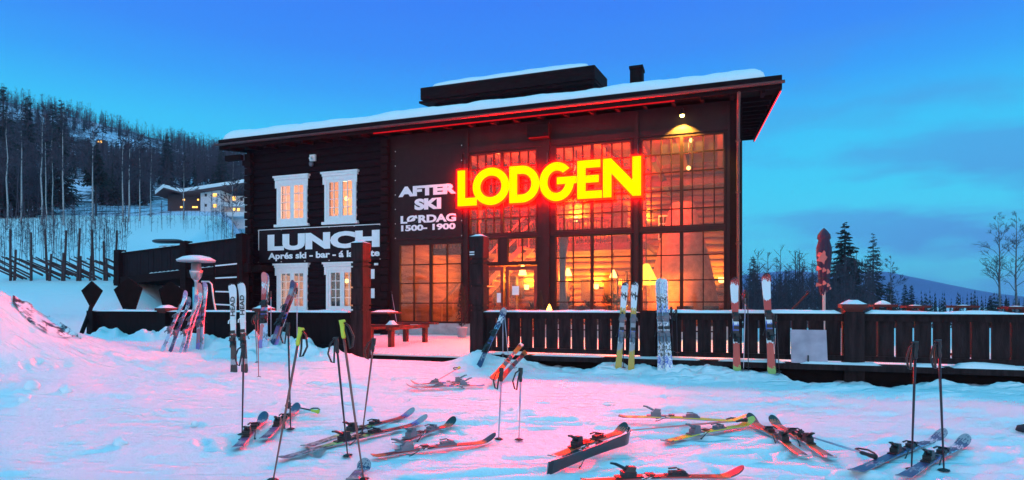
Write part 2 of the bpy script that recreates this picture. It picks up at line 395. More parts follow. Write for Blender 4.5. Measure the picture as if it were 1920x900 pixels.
for x0, x1, m0 in ((880, 1007, 941), (1040, 1185, 1110), (1202, 1360, 1278)):
    s0, s1, sm = sp(x0), sp(x1), sp(m0)
    vs = even(s0, sm, 4)+[sm]+even(sm, s1, 4)
    bars_window(s0, s1, ZU0, ZU1, vs, urows, (sm,))
    if x0 > 1000:
        vs = even(s0, sm, 2)+[sm]+even(sm, s1, 2)
        bars_window(s0, s1, ZL0, 3.47, vs, [1.31, 1.98, 2.74], (sm,))
s0, s1, sm = sp(748), sp(867), sp(808)
bars_window(s0, s1, .60, 3.38, [sp(776), sm, sp(838)], [1.28, 1.98, 2.64], (sm,))
# door bay under the first tall window
s0, s1 = sp(918), sp(1007); da, db = sp(880), sp(1007)
bars_window(sp(884), sp(936), 2.62, 3.47, [], [], ()); bars_window(sp(950), sp(1007), 2.62, 3.47, [sp(979)], [], ())
def door(s0, s1, z0, z1, pane_from, handle_at):
    m = MB(); f = .11
    m.fbox(s0, s0+f, -.09, 0, z0, z1); m.fbox(s1-f, s1, -.09, 0, z0, z1); m.fbox(s0+f, s1-f, -.09, -.003, z1-.12, z1); m.fbox(s0+f, s1-f, -.09, -.003, z0, pane_from)
    m.fbox(s0+f, s1-f, -.07, -.02, pane_from+.62, pane_from+.65)
    o = m.build('door', mat('door_paint', (.22, .045, .035), .45, 0, .2), lodge)
    g = MB(); g.fbox(s0+f*.9, s1-f*.9, -.05, -.04, pane_from-.02, z1-.10); g.build('pane', GLASS, o)
    for (q0, q1, w0, w1) in ((.2, .42, 1.55, 1.85),) if handle_at > sp(946) else ((.80, .92, 1.30, 1.62),):
        n_ = MB(); n_.fbox(s0+(s1-s0)*q0, s0+(s1-s0)*q1, .002 if handle_at < sp(946) else -.036, .006 if handle_at < sp(946) else -.032, w0, w1); n_.build('notice', PAPER, o)
    h = MB(); h.tube([W(handle_at, .05, 1.15), W(handle_at, .05, 1.75)], .018); h.fbox(handle_at-.015, handle_at+.015, 0, .05, 1.2, 1.23); h.fbox(handle_at-.015, handle_at+.015, 0, .05, 1.67, 1.70); h.build('handle', BLK, o)
    wins.append((s0, s1, z0, z1))
door(sp(884), sp(944), .14, 2.50, .55, sp(942)); door(sp(948), sp(1007), .14, 2.50, .40, sp(950.5))
# cottage windows on the log side
cott = []
for x0, x1, z0, z1 in ((520, 581, 4.20, 6.16), (609, 673, 4.20, 6.16), (520, 581, .85, 2.80), (612, 676, .85, 2.80)):
    s0, s1 = sp(x0), sp(x1); wd = s1-s0; c = (s0+s1)/2; cw = .17
    a0, a1, b0, b1 = s0+.16, s1-.16, z0+.24, z1-.30
    m = MB()
    m.fbox(s0+.06, a0, .03, .11, z0+.1, z1-.16); m.fbox(a1, s1-.06, .03, .11, z0+.1, z1-.16)
    m.fbox(a0, a1, .03, .108, b1, z1-.16); m.fbox(a0, a1, .03, .108, z0+.1, b0)
    m.fbox(s0-.02, s1+.02, .03, .16, z1-.16, z1-.07); m.fbox(s0-.06, s1+.06, .03, .20, z1-.07, z1)      # stepped head
    m.fbox(s0-.03, s1+.03, .03, .17, z0, z0+.1)                                                        # sill
    for q in (-1, 1): m.fbox(c+q*(wd/2-.05)-.05, c+q*(wd/2-.05)+.05, .112, .135, z1-.46, z1-.163)
    o = m.build('window', WHITE, lodge)
    k = MB()
    for (e0, e1) in ((a0, c-.004), (c+.004, a1)):
        fr = .085
        k.fbox(e0, e0+fr, .02, .08, b0, b1); k.fbox(e1-fr, e1, .02, .08, b0, b1)
        k.fbox(e0+fr, e1-fr, .02, .078, b0, b0+fr); k.fbox(e0+fr, e1-fr, .02, .078, b1-fr, b1)
        mm = (e0+e1)/2; k.fbox(mm-.014, mm+.014, .03, .07, b0+fr, b1-fr)
        for h in even(b0+fr, b1-fr, 4): k.fbox(e0+fr, e1-fr, .032, .067, h-.013, h+.013)
    k.build('casement', WHITE, o)
    g = MB(); g.fbox(a0+.02, a1-.02, .045, .05, b0+.02, b1-.02); g.build('pane', GLASSW, o)
    wins.append((a0, a1, b0, b1)); cott.append((a0, a1, b0, b1))

def wall_with_holes(m, s0, s1, z0, z1, t0, t1, holes):
    ss = sorted(set([s0, s1]+[q for h in holes for q in h[:2] if s0 < q < s1])); zz = sorted(set([z0, z1]+[q for h in holes for q in h[2:] if z0 < q < z1]))
    full = lambda i, j: 0 <= i < len(ss)-1 and 0 <= j < len(zz)-1 and not any(h[0]-1e-6 < (ss[i]+ss[i+1])/2 < h[1]+1e-6 and h[2]-1e-6 < (zz[j]+zz[j+1])/2 < h[3]+1e-6 for h in holes)
    for i in range(len(ss)-1):
        for j in range(len(zz)-1):
            if not full(i, j): continue
            a, b, c, d = ss[i], ss[i+1], zz[j], zz[j+1]
            m.add([W(a, t1, c), W(b, t1, c), W(b, t1, d), W(a, t1, d)], [(0, 1, 2, 3)])
            m.add([W(a, t0, c), W(b, t0, c), W(b, t0, d), W(a, t0, d)], [(3, 2, 1, 0)])
            if not full(i-1, j): m.add([W(a, t0, c), W(a, t1, c), W(a, t1, d), W(a, t0, d)], [(0, 1, 2, 3)])
            if not full(i+1, j): m.add([W(b, t0, c), W(b, t1, c), W(b, t1, d), W(b, t0, d)], [(3, 2, 1, 0)])
            if not full(i, j-1): m.add([W(a, t0, c), W(b, t0, c), W(b, t1, c), W(a, t1, c)], [(0, 1, 2, 3)])
            if not full(i, j+1): m.add([W(a, t0, d), W(b, t0, d), W(b, t1, d), W(a, t1, d)], [(3, 2, 1, 0)])
m = MB(); wall_with_holes(m, SM, SR, .58, ZT, -.14, -.001, [h for h in wins if h[0] > SM-.1]+[(sp(884), sp(1007), .1, 2.55)])
m.build('panel_wall', PANEL, lodge)
m = MB(); m.fbox(SM, sp(884)-.004, -.14, .02, .05, .577); m.fbox(sp(1007)+.004, SR, -.14, .02, .05, .577)
for k in np.arange(SM+.9, sp(880), 1.2): m.fbox(k-.006, k+.006, .02, .023, .05, .577)
m.build('plinth', STONE, lodge)
m = MB(); wall_with_holes(m, SL, SM, -.1, ZT, -.14, -.001, cott); 
z = -.05; k = 0
rl = random.Random(5)
while z < ZT-.2:
    z1 = z+.285
    segs = [(SL-.02, SM-.05)]
    for h in cott:
        if h[2]-.2 < z1 and h[3]+.28 > z:
            ns = []
            for a, b in segs:
                if h[1]+.09 <= a or h[0]-.09 >= b: ns.append((a, b)); continue
                if a < h[0]-.09: ns.append((a, h[0]-.09))
                if b > h[1]+.09: ns.append((h[1]+.09, b))
            segs = ns
    for a, b in segs:
        d = rl.uniform(-.008, .008)
        c = [(0, z+.012), (.05+d, z+.035), (.062+d, z+.14), (.05+d, z1-.04), (0, z1-.012)]
        vs = [W(a, q, zz) for q, zz in c]+[W(b, q, zz) for q, zz in c]
        m.add(vs, [(i, i+5, i+6, i+1) for i in range(4)]+[(0, 1, 2, 3, 4), (9, 8, 7, 6, 5)])
    z = z1; k += 1
m.build('log_wall', LOG, lodge)
# side and back walls, corner posts and trim
m = MB(); m.fbox(SL, SL+.2, -13, -.143, -.1, ZT); m.fbox(SR-.2, SR, -13, -.143, -.1, ZT); m.fbox(SL, SR, -13.2, -13, -.1, ZT+2)
for q in (SL, SR-.2):
    m.add([W(q, -.14, ZT), W(q+.2, -.14, ZT), W(q+.2, -13, ZT), W(q, -13, ZT), W(q, -13, ZT+1.85), W(q+.2, -13, ZT+1.85)], [(0, 3, 4), (1, 5, 2), (0, 4, 5, 1)])
m.build('side_wall', LOG, lodge)
m = MB()
for px, wdt in ((473, .20), (727, .17), (876, .12), (1024, .26), (1193.5, .135), (1366, .07)):
    s = sp(px); m = MB(); m.fbox(s-wdt/2, s+wdt/2, 0.002, .10, -.05 if px < 740 else .58, ZT-.1); m.build('corner_trim', DARK if px < 740 else PANEL, lodge)
m = MB(); m.fbox(SR-.30, SR+.02, .002, .12, -.05, ZT); m.build('corner_trim', DARK, lodge)
rl = random.Random(2)
for px in (473, 727):                                                   # log ends crossing at the corner
    m = MB(); s = sp(px); z = 0
    while z < ZT-.3:
        wd = .14+rl.uniform(-.012, .012); m.fbox(s-wd, s+wd, .102, .26+rl.uniform(-.02, .02), z+.02, z+.26); z += .285
    m.build('log_ends', DARK, lodge)
m = MB(); sA, sB = sp(876), sp(1366)
m.fbox(SM+.14, SR-.31, .002, .035, 6.42, 6.62); m.fbox(sp(884), sp(1360), .002, .04, 3.475, 3.595); m.build('transom_beam', PANEL, lodge)
m = MB(); m.fbox(sp(996), sp(1035), .101, .45, 6.62, 7.05); m.build('beam_end', DARK, lodge)
# roof
ES, EE, ET, SLOPE, EZ = -11.55, 8.13, .9, .156, 7.20
def rz(t): return EZ+SLOPE*(ET-t)
m = MB()
def slab(m, s0, s1, ta, tb, off, th, mi=0):
    c = [W(s0, ta, rz(ta)+off), W(s1, ta, rz(ta)+off), W(s1, tb, rz(tb)+off), W(s0, tb, rz(tb)+off)]
    m.hexa(c+[p+Vector((0, 0, th)) for p in c], mi)
slab(m, ES, EE, ET-.03, -13.6, .06, .24)
roof = m.build('roof', BLACK, lodge)
m = MB(); slab(m, ES-.02, EE+.02, ET+.02, ET-.027, -.02, .34); slab(m, EE+.003, EE+.045, ET-.03, -13.6, -.04, .38); slab(m, ES-.045, ES-.003, ET-.03, -13.6, -.04, .38)
slab(m, ES-.03, EE+.03, ET+.05, ET+.022, .17, .17)
m.build('fascia', DARK, roof)
m = MB()
for s in np.arange(ES+.4, EE-.1, .82):
    c = []
    for t in (ET-.10, .12):
        c.append((s, t))
    (a, ta), (b, tb) = c
    cc = [W(a-.05, ta, rz(ta)-.08), W(a+.05, ta, rz(ta)-.08), W(a+.05, tb, rz(tb)-.10), W(a-.05, tb, rz(tb)-.10)]
    m = MB(); m.hexa(cc+[p+Vector((0, 0, .135)) for p in cc]); m.build('rafter', DARK, roof)
for k in range(13):
    t = -.6-k*.95; cc = [W(SR+.02, t-.05, rz(t)-.08), W(EE-.1, t-.05, rz(t)-.08), W(EE-.1, t+.05, rz(t)-.08), W(SR+.02, t+.05, rz(t)-.08)]
    m = MB(); m.hexa([p for p in cc]+[p+Vector((0, 0, .135)) for p in cc]); m.build('purlin', DARK, roof)
for t, l in ((.35, .75), (-.5, .7)):
    m = MB(); m.fbox(SL-l, SL, t-.09, t+.09, 6.86, 7.06); m.build('purlin', DARK, roof)
m = MB(); gp = []
for k in range(7):
    q = math.pi*k/6; gp.append((.07-.07*math.cos(q), -.07*math.sin(q)))
P1 = [[W(s, ET+.055+a, rz(ET)+.14+b) for a, b in gp] for s in np.linspace(ES-.1, EE+.1, 12)]
m.grid(P1); m.build('gutter', mat('gutter_metal', (.10, .05, .05), .4, .5, .2), roof, True)
m = MB(); sd = sp(1384, .2); m.tube([W(sd, ET+.1, 7.15), W(sd, .5, 6.95), W(sd, .2, 6.6), W(sd, .2, .3)], .05, 8)
for z in (6, 4.5, 3, 1.5): m.fbox(sd-.07, sd+.07, .12, .26, z, z+.04)
m.build('downpipe', mat('downpipe_metal', (.16, .07, .06), .4, .4, .2), roof, True)
def snow_slab(name, s0, s1, ta, tb, base, th, parent, ns=120, ntt=26, lump=.07, edge=.35):
    m = MB(); rows = []
    for j in range(ntt+1):
        q = j/ntt; t = ta+(tb-ta)*q**1.6; row = []
        for i in range(ns+1):
            p = i/ns; s = s0+(s1-s0)*p
            e = min(p*(s1-s0), (1-p)*(s1-s0), abs(t-ta)*1.0+.0, 9)
            k = max(0, min(1, e/edge)); prof = math.sqrt(max(0, 1-(1-k)**2))
            nn = float(fbm(np.array([s*.7+5]), np.array([t*.7]), 4)[0]); n2 = float(fbm(np.array([s*3+5]), np.array([t*3]), 3)[0])
            row.append(W(s+.03*n2, t+(.10*n2 if j < 2 else 0), base(t)+th*prof*(1+lump*4*nn)+.0))
        rows.append(row)
    m.grid(rows); rb = rows[0]; m.grid([[p-Vector((0, 0, .02)) for p in rb], rb])
    return m.build(name, SNOWP, parent, True)
snow_slab('roof_snow', ES+.02, EE-.35, ET-.06, -13.2, lambda t: rz(t)+.302, .40, roof, 260, 44, .20, .45)
# raised clerestory on the roof, chimney
ds0, ds1 = sp(800, -6), sp(1116, -6); dt = -6
m = MB(); m.fbox(ds0+.25, ds1-.15, -8.2, -6.35, 8.3, 10.9); cl = m.build('clerestory', BLACK, lodge)
m = MB()
c = [W(ds0-.35, -5.9, 10.55), W(ds1, -5.9, 10.55), W(ds1, -8.6, 10.95), W(ds0-.35, -8.6, 10.95)]; m.hexa(c+[p+Vector((0, 0, .10)) for p in c])
c = [W(ds0-.2, -5.78, 10.66), W(ds1+.02, -5.78, 10.66), W(ds1+.02, -8.7, 11.1), W(ds0-.2, -8.7, 11.1)]; m.hexa(c+[p+Vector((0, 0, .55)) for p in c])
for z in (10.8, 10.95, 11.08): m.fbox(ds0-.2, ds1+.02, -5.78, -5.76, z, z+.05)
m.build('clerestory_roof', DARK, cl)
snow_slab('clerestory_snow', ds0+.25, ds1-.25, -5.95, -8.5, lambda t: 11.21+.15*(-5.78-t), .42, cl, 60, 14, .12, 1.2)
cs0, cs1 = sp(1181, -5), sp(1204, -5)
m = MB(); m.fbox(cs0, cs1, -5.6, -5, 8.2, zp(1190, 130, -5)); ch = m.build('chimney', BLACK, lodge)
zc = zp(1190, 128, -5); m = MB(); m.fbox(cs0-.03, cs1+.03, -5.65, -4.96, zc, zc+.10); m.build('chimney_cap', DARK, ch)
# red light strip under the eave and the right verge
st = thing('light_strip', 'red light strip along the front eave and right verge', 'light strip', W(3, ET, 7.1))
RED_E = emitter('red_led', (1, .012, .02), .6); RED_V = emitter('red_led_verge', (1, .03, .05), 2.0)
m = MB(); m.tube([W(sp(700, ET), ET-.01, rz(ET)-.045), W(sp(1265, ET), ET-.01, rz(ET)-.045)], .022, 6); m.build('eave_tube', RED_E, st)
m = MB(); m.tube([W(EE+.03, ET-.3, rz(ET-.3)-.06), W(EE+.03, -13, rz(-13)-.06)], .02, 6); m.build('verge_tube', RED_V, st)

# ------------------------------------------------------------------ sign: LODGEN
sign = thing('neon_sign', 'yellow glowing sign reading LODGEN across the tall windows', 'sign', W(1.3, .3, 5.1))
SIGY = emitter('sign_yellow', (1, .86, .0), 1.25)
SIGR = emitter('sign_red_front', (1, .00009, .00001), SIGN_RED); SIGB = emitter('sign_red_back', (1, .0006, .0004), 190.0)
def curve_mesh(splines, extrude, offset=0):
    cu = bpy.data.curves.new('letter', 'CURVE'); cu.dimensions = '2D'; cu.fill_mode = 'BOTH'; cu.extrude = extrude; cu.offset = offset
    for pts in splines:
        q = cu.splines.new('POLY'); q.points.add(len(pts)-1); q.use_cyclic_u = True
        for i, p in enumerate(pts): q.points[i].co = (p[0], p[1], 0, 1)
    o = bpy.data.objects.new('tmp', cu); C.objects.link(o)
    dg = bpy.context.evaluated_depsgraph_get(); me = bpy.data.meshes.new_from_object(o.evaluated_get(dg))
    C.objects.unlink(o); bpy.data.objects.remove(o); return me
def me_to(me, fn, name, mats, parent, pick=None):
    vs = [fn(v.co) for v in me.vertices]; fs = [tuple(p.vertices) for p in me.polygons]; nz_ = [p.normal.copy() for p in me.polygons]
    m = MB(); m.v = [tuple(v) for v in vs]; m.f = fs; m.m = [pick(n) if pick else 0 for n in nz_]
    o = m.build(name, mats, parent); return o
Z0, Z1 = 4.57, 5.76
def arc(cx, cy, rx, ry, a0, a1, n=40): return [(cx+rx*math.cos(R(a0+(a1-a0)*k/n)), cy+ry*math.sin(R(a0+(a1-a0)*k/n))) for k in range(n+1)]
def zs(px): return sp(840+px/2.142, .3)
hgt = Z1-Z0; th = .25
def letter_L(a, b): return [[(a, 0), (b, 0), (b, th), (a+th, th), (a+th, hgt), (a, hgt)]]
def letter_O(a, b):
    c, r = (a+b)/2, (b-a)/2; ry = hgt/2+.02
    return [arc(c, hgt/2, r, ry, 0, 360)[:-1], arc(c, hgt/2, r-th, ry-th, 360, 0)[:-1]]
def letter_D(a, b):
    r = hgt/2; rx = min(r, b-a-.05); o = [(a, 0)]+arc(b-rx, hgt/2, rx, r, -90, 90)+[(a, hgt)]
    i = [(a+th, hgt-th)]+arc(b-rx, hgt/2, rx-th, r-th, 90, -90)+[(a+th, th)]
    return [o, i]
def letter_G(a, b):
    rx = .56; c = a+rx; ry = hgt/2+.02
    o = arc(c, hgt/2, rx, ry, 42, 352, 44); i = arc(c, hgt/2, rx-th, ry-th, 318, 42, 40)
    xo = o[-1][0]
    return [o+[(b-.02, hgt/2-.08), (b-.02, hgt/2+.13), (c+.02, hgt/2+.13), (c+.02, hgt/2-.08), (c+(rx-th)*math.cos(R(-8)), hgt/2-.08)]+arc(c, hgt/2, rx-th, ry-th, 344, 50, 40)]
def letter_E(a, b): return [[(a, 0), (b, 0), (b, th*.9), (a+th, th*.9), (a+th, hgt*.42), (b-.1, hgt*.42), (b-.1, hgt*.6), (a+th, hgt*.6), (a+th, hgt-th*.9), (b-.05, hgt-th*.9), (b-.05, hgt), (a, hgt)]]
def letter_N(a, b): return [[(a, 0), (a+th, 0), (a+th, hgt*.62), (b-th, 0), (b, 0), (b, hgt), (b-th, hgt), (b-th, hgt*.40), (a+th, hgt), (a, hgt)]]
spec = [(letter_L, 40, 114), (letter_O, 101, 245), (letter_D, 248, 366), (letter_G, 369, 519), (letter_E, 521, 618), (letter_N, 624, 775)]
for i, (fn, a, b) in enumerate(spec):
    spl = fn(zs(a), zs(b)); tt = .30+.006*i
    me = curve_mesh(spl, .03)
    o = me_to(me, lambda c: W(c.x, tt+c.z, Z0+c.y), 'letter', [SIGY], sign)
    me = curve_mesh(spl, .005, .06)
    me_to(me, lambda c: W(c.x, tt-.075+c.z, Z0+c.y), 'neon_rim', [SIGB, SIGR], o, lambda n: 1 if n.z > .9 else 0)
m = MB()
for s in np.linspace(zs(60), zs(760), 7):
    m.fbox(s-.015, s+.015, .13, .16, Z0+.2, Z1+.4)
m.fbox(zs(45), zs(770), .13, .16, Z0+.28, Z0+.33); m.fbox(zs(45), zs(770), .13, .16, Z1-.3, Z1-.25)
for s in np.linspace(zs(60), zs(760), 7): m.fbox(s-.01, s+.01, .0, .13, Z1+.3, Z1+.33)
m.build('mounting_frame', BLK, sign)

# ------------------------------------------------------------------ lettering
def text_on(body, s0, s1, z0, z1, t, material, parent, off=.035, name='lettering', fn=None, ext=.006):
    cu = bpy.data.curves.new('txt', 'FONT'); cu.body = body; cu.size = 1; cu.offset = off; cu.extrude = .01; cu.resolution_u = 4
    o = bpy.data.objects.new('tmp', cu); C.objects.link(o)
    dg = bpy.context.evaluated_depsgraph_get(); me = bpy.data.meshes.new_from_object(o.evaluated_get(dg)); C.objects.unlink(o); bpy.data.objects.remove(o)
    xs = [v.co.x for v in me.vertices]; ys = [v.co.y for v in me.vertices]; x0, x1, y0, y1 = min(xs), max(xs), min(ys), max(ys)
    f = fn or (lambda u, v, q: W(s0+(s1-s0)*u, t+q, z0+(z1-z0)*v))
    return me_to(me, lambda c: f((c.x-x0)/(x1-x0), (c.y-y0)/(y1-y0), ext if c.z > 0 else 0), name, [material], parent)
LETW = mat('white_lettering', (.85, .85, .85), .6, 0, .04, emit=(.75, .9, 1), estr=.0)
ban = thing('lunch_banner', 'dark banner with white LUNCH lettering between the white windows', 'banner', W(-7, .1, 3.5))
m = MB(); T0 = .075
b0, b1, bz0, bz1 = sp(486, .1), sp(714, .1), 2.84, 4.13
rows = []
for j in range(9):
    rows.append([W(b0+(b1-b0)*i/40, .115+.012*math.sin(i*.9+j*.5), bz0+(bz1-bz0)*j/8+.012*math.sin(i*.55)*(1 if j in (0, 8) else 0)) for i in range(41)])
m.grid(rows); m.grid([[p-NV*.012 for p in r] for r in rows]); m.build('cloth', mat('banner_cloth', (.012, .009, .012), .7, 0, .2), ban, True)
m = MB()
for s in np.linspace(b0, b1, 6):
    for z in (bz0+.03, bz1-.03): m.fbox(s-.018, s+.018, .128, .15, z-.018, z+.018)
m.build('eyelet', STEEL, ban)
m = MB(); m.fbox(b0, b1, .128, .14, bz1-.02, bz1+.005); m.fbox(b0-.005, b0+.02, .128, .14, bz0+.5, bz1-.021); m.build('border', WHITE, ban)
text_on('LUNCH', sp(502, .13), sp(712, .13), 3.30, 3.93, .134, LETW, ban, .06)
text_on('Aprés ski - bar - á la carte', sp(503, .13), sp(712, .13), 2.90, 3.22, .134, LETW, ban, .035)
pan = thing('after_ski_panel', 'dark board with white AFTER SKI opening hours left of the glowing sign', 'sign board', W(-4, .05, 5))
m = MB(); m.fbox(sp(741), sp(868), .004, .04, 3.52, 6.80); m.build('board', mat('board_paint', (.016, .010, .012), .5, 0, .15), pan)
m = MB()
for z in np.linspace(3.6, 6.7, 7):
    for px in (742.5, 866.5): s = sp(px); m.fbox(s-.015, s+.015, .04, .048, z-.015, z+.015)
m.build('screw', STEEL, pan)
for tx, x0, x1, z0, z1, of in (('AFTER', 747, 856, 5.06, 5.42, .06), ('SKI', 777, 827, 4.56, 4.96, .06), ('LØRDAG', 751, 855, 4.10, 4.39, .045), ('1500- 1900', 752, 854, 3.83, 4.05, .045)):
    text_on(tx, sp(x0, .05), sp(x1, .05), z0, z1, .041, LETW, pan, of)

# small things on the wall
mb_ = thing('menu_board', 'dark board with two white menu sheets right of the lower white window', 'notice board', W(sp(703), .12, 2))
m = MB(); m.fbox(sp(690), sp(717), .105, .13, zp(703, 572), zp(703, 498)); m.build('board', BLACK, mb_)
for y0, y1 in ((505, 523), (541, 559)):
    m = MB(); m.fbox(sp(695), sp(706), .131, .134, zp(700, y1), zp(700, y0)); m.build('sheet', PAPER, mb_)
m = MB(); m.fbox(sp(706), sp(713), .131, .16, zp(700, 498), zp(700, 494)); m.build('board_lamp', WHITE, mb_)
cm = thing('wall_camera', 'small white camera high on the log wall above the upper windows', 'security camera', W(sp(590), .1, 6.6))
s = sp(590); m = MB(); m.fbox(s-.12, s+.12, .065, .15, 6.62, 6.86); m.tube([W(s, .15, 6.74), W(s, .28, 6.68)], .05, 8); m.build('housing', WHITE, cm)
m = MB(); m.lathe([(.02, -.1), (.07, -.08), (.085, 0), (.07, .06), (.02, .08)], W(s, .2, 6.5), 12); m.build('lens_dome', GREYPL, cm, True)
# eave spot lamp
sl = thing('spot_lamp', 'small warm spotlight under the eave above the right hand windows', 'lamp', W(sp(1279, .22), .22, 6.95))
c = W(sp(1279, .22), .22, 6.88)
m = MB(); m.lathe([(.03, .25), (.05, .22), (.06, .08), (.085, .05)], c, 14); m.build('shade', BLK, sl, True)
m = MB(); m.lathe([(.01, -.03), (.055, 0), (.065, .04), (.03, .07)], c, 12); m.build('bulb', emitter('spot_bulb', (1, .72, .18), 25), sl, True)
ld = bpy.data.lights.new('spot', 'SPOT'); ld.energy = 1600; ld.color = (1, .55, .06); ld.spot_size = R(112); ld.spot_blend = .35; ld.shadow_soft_size = .04
lo = bpy.data.objects.new('spot_light', ld); C.objects.link(lo); lo.parent = sl
q = (W(sp(1279), .06, 4.0)-(c+Vector((0, 0, -.05)))).to_track_quat('-Z', 'Y'); lo.matrix_local = XF[sl.name].inverted() @ (Matrix.Translation(c+Vector((0, 0, -.06))) @ q.to_matrix().to_4x4())

# ------------------------------------------------------------------ interior (built as parts of the lodge and things in it)
IS0, IS1, IB, IZ0, IZ1 = SM+.1, SR-.25, -6.6, .16, 6.98
m = MB(); m.fbox(IS0, IS1, IB, -.145, IZ0-.1, IZ0); m.build('floor', mat('plank_floor', (.30, .16, .08), .4, 0, .3, 2, stretch=(.3, 4, 1)), lodge)
m = MB(); z = IZ0
while z < IZ1:
    m.tube([W(IS0, IB, z+.14), W(IS1, IB, z+.14)], .155, 10); z += .29
for s in (IS0, IS1): m.fbox(s-.04, s+.04, IB, -.145, IZ0, IZ1)
m.fbox(IS0, IS1, IB-.1, -.145, IZ1, IZ1+.06)
inner = m.build('interior_wall', INTLOG, lodge, True)
m = MB()
for s in np.arange(IS0+.8, IS1, 1.3): m.fbox(s-.09, s+.09, IB, -.2, IZ1-.25, IZ1-.003)
m.build('ceiling_beam', mat('ceiling_wood', (.30, .15, .08), .6, 0, .3), lodge)
m = MB(); m.fbox(IS0+.05, 4.0, IB+.1, -3.3, 3.30, 3.52); gal = m.build('gallery_floor', INTLOG, lodge)
m = MB(); m.fbox(IS0+.05, 4.0, -3.36, -3.30, 4.42, 4.50)
for s in np.arange(IS0+.1, 4.0, .16): m.fbox(s-.018, s+.018, -3.35, -3.31, 3.52, 4.42)
m.build('gallery_railing', INTDARK, gal)
m = MB()
for s in (-2.6, .6, 3.9): m.tube([W(s, -3.4, IZ0), W(s, -3.4, IZ1)], .13, 10)
m.build('pillar', INTLOG, lodge, True)
m = MB()   # pictures, shelves and door openings on the inner wall
for s0, s1, z0, z1 in ((-2.4, -1.7, 1.5, 2.3), (.9, 1.5, 1.4, 2.3), (1.9, 2.3, 1.6, 2.2), (4.9, 5.6, 1.5, 2.4)): m.fbox(s0, s1, IB+.17, IB+.22, z0, z1)
m.build('picture_frame', INTDARK, lodge)
m = MB()
for s0, s1, z0, z1 in ((-1.2, -.3, 3.55, 5.5), (2.2, 2.9, 3.55, 5.4), (-.4, .4, .2, 2.2)): m.fbox(s0, s1, IB+.165, IB+.2, z0, z1)
m.build('inner_door', INTDARK, lodge)
m = MB()  # stairs behind the first window
for k in range(16):
    s = -3.6+k*.21; z = .3+k*.2; m.fbox(s, s+.26, -2.9, -1.9, z, z+.045)
for t in (-1.88, -2.94):
    c = [W(-3.7, t, .15), W(-3.45, t, .15), W(-.1, t, 3.35), W(-.35, t, 3.35)]; m.add(c+[p+NV*.05 for p in c], [(0, 1, 2, 3), (7, 6, 5, 4), (0, 4, 5, 1), (1, 5, 6, 2), (2, 6, 7, 3), (3, 7, 4, 0)])
    m.tube([W(-3.6, t, 1.2), W(-.2, t, 4.4)], .04)
    for k in range(8): s = -3.5+k*.45; m.tube([W(s, t, .3+(s+3.6)*.95), W(s, t, 1.28+(s+3.6)*.94)], .02, 5)
m.build('staircase', mat('stair_wood', (.55, .30, .12), .5, 0, .2), lodge)
# brick fireplace hood
fp = thing('brick_fireplace', 'rounded brick fireplace tapering upwards behind the right hand windows', 'fireplace', W(5.3, -3.2, .16))
m = MB(); prof = []
for k in range(46):
    q = k/45; z = .1+q*4.6; r = 1.25 if z < .9 else 1.25*(1-((z-.9)/3.8)**1.3*.68)
    prof += [(r*.985, z-.008), (r, z+.004)]
m.lathe(prof, W(5.3, -3.2, .12), 28); m.build('hood', mat('fire_brick', (.52, .28, .16), .8, 0, .3, 6, .4, 12), fp, True)
m = MB(); m.fbox(4.9, 5.7, -2.05, -1.9, .4, 1.0); m.build('fire_opening', emitter('fire_glow', (1, .35, .04), 3), fp)
# furniture standing high enough to show over the fence
PLANT = mat('houseplant_leaf', (.03, .05, .02), .7, 0, .5)
def houseplant(s, t, z, r, label):
    c = W(s, t, z); o = thing('houseplant', label, 'houseplant', c, 'houseplants inside the lodge')
    m = MB(); m.lathe([(.10, -.25), (.14, 0), (.11, 0)], c, 12); m.build('pot', INTDARK, o, True)
    m = MB(); rl = random.Random(int(s*100))
    for k in range(160):
        d = Vector((rl.gauss(0, 1), rl.gauss(0, 1), abs(rl.gauss(.3, .8)))).normalized(); p = c+d*r*rl.uniform(.2, .8); e = p+d*r*.4; q = d.cross(Vector((.3, .2, .9))).normalized()*.04; m.add([p, p+d*r*.2+q, e, p+d*r*.2-q], [(0, 1, 2, 3)])
    m.build('foliage', PLANT, o)
for s, t, z, r, lb in ((1.65, -.6, 1.15, .36, 'bushy houseplant behind the left panes of the middle window'), (2.45, -.7, 1.1, .30, 'low houseplant in the centre of the middle window'), (3.2, -.7, 1.2, .40, 'tall houseplant behind the right panes of the middle window'), (sp(985), -.8, 1.05, .30, 'houseplant glimpsed through the entrance door')): houseplant(s, t, z, r, lb)
def hutch(s0, s1, t, z0, z1, label, cols=3, rows_=4):
    o = thing('wooden_shelf', label, 'shelf', W((s0+s1)/2, t, z0)); m = MB()
    for k in range(cols+1): x = s0+(s1-s0)*k/cols; m.fbox(x-.03, x+.03, t-.3, t, z0, z1)
    for k in range(rows_+1): z = z0+(z1-z0)*k/rows_; m.fbox(s0+.03, s1-.03, t-.298, t-.002, z-.02, z+.02)
    m.build('frame', INTDARK, o); m = MB(); rl = random.Random(int(s0*10))
    for k in range(rows_):
        z = z0+(z1-z0)*k/rows_+.02
        for j in range(cols*4): x = s0+.1+(s1-s0-.2)*j/(cols*4-1); hh = rl.uniform(.4, .8)*(z1-z0)/rows_*.8; m.tube([W(x, t-.15, z), W(x, t-.15, z+hh)], rl.uniform(.025, .05), 6)
    m.build('bottles', mat('bottle_glass', (.20, .12, .05), .2, 0, .8, 12), o)
hutch(2.5, 3.7, -5.9, .2, 2.6, 'dark bottle shelf deep behind the middle window'); hutch(-1.1, .2, -6.1, 3.55, 5.0, 'dark shelf on the upper floor behind the first tall window', 2, 3); hutch(-2.6, -1.6, -5.0, .2, 2.4, 'dark shelf behind the small window by the stairs', 2, 4)
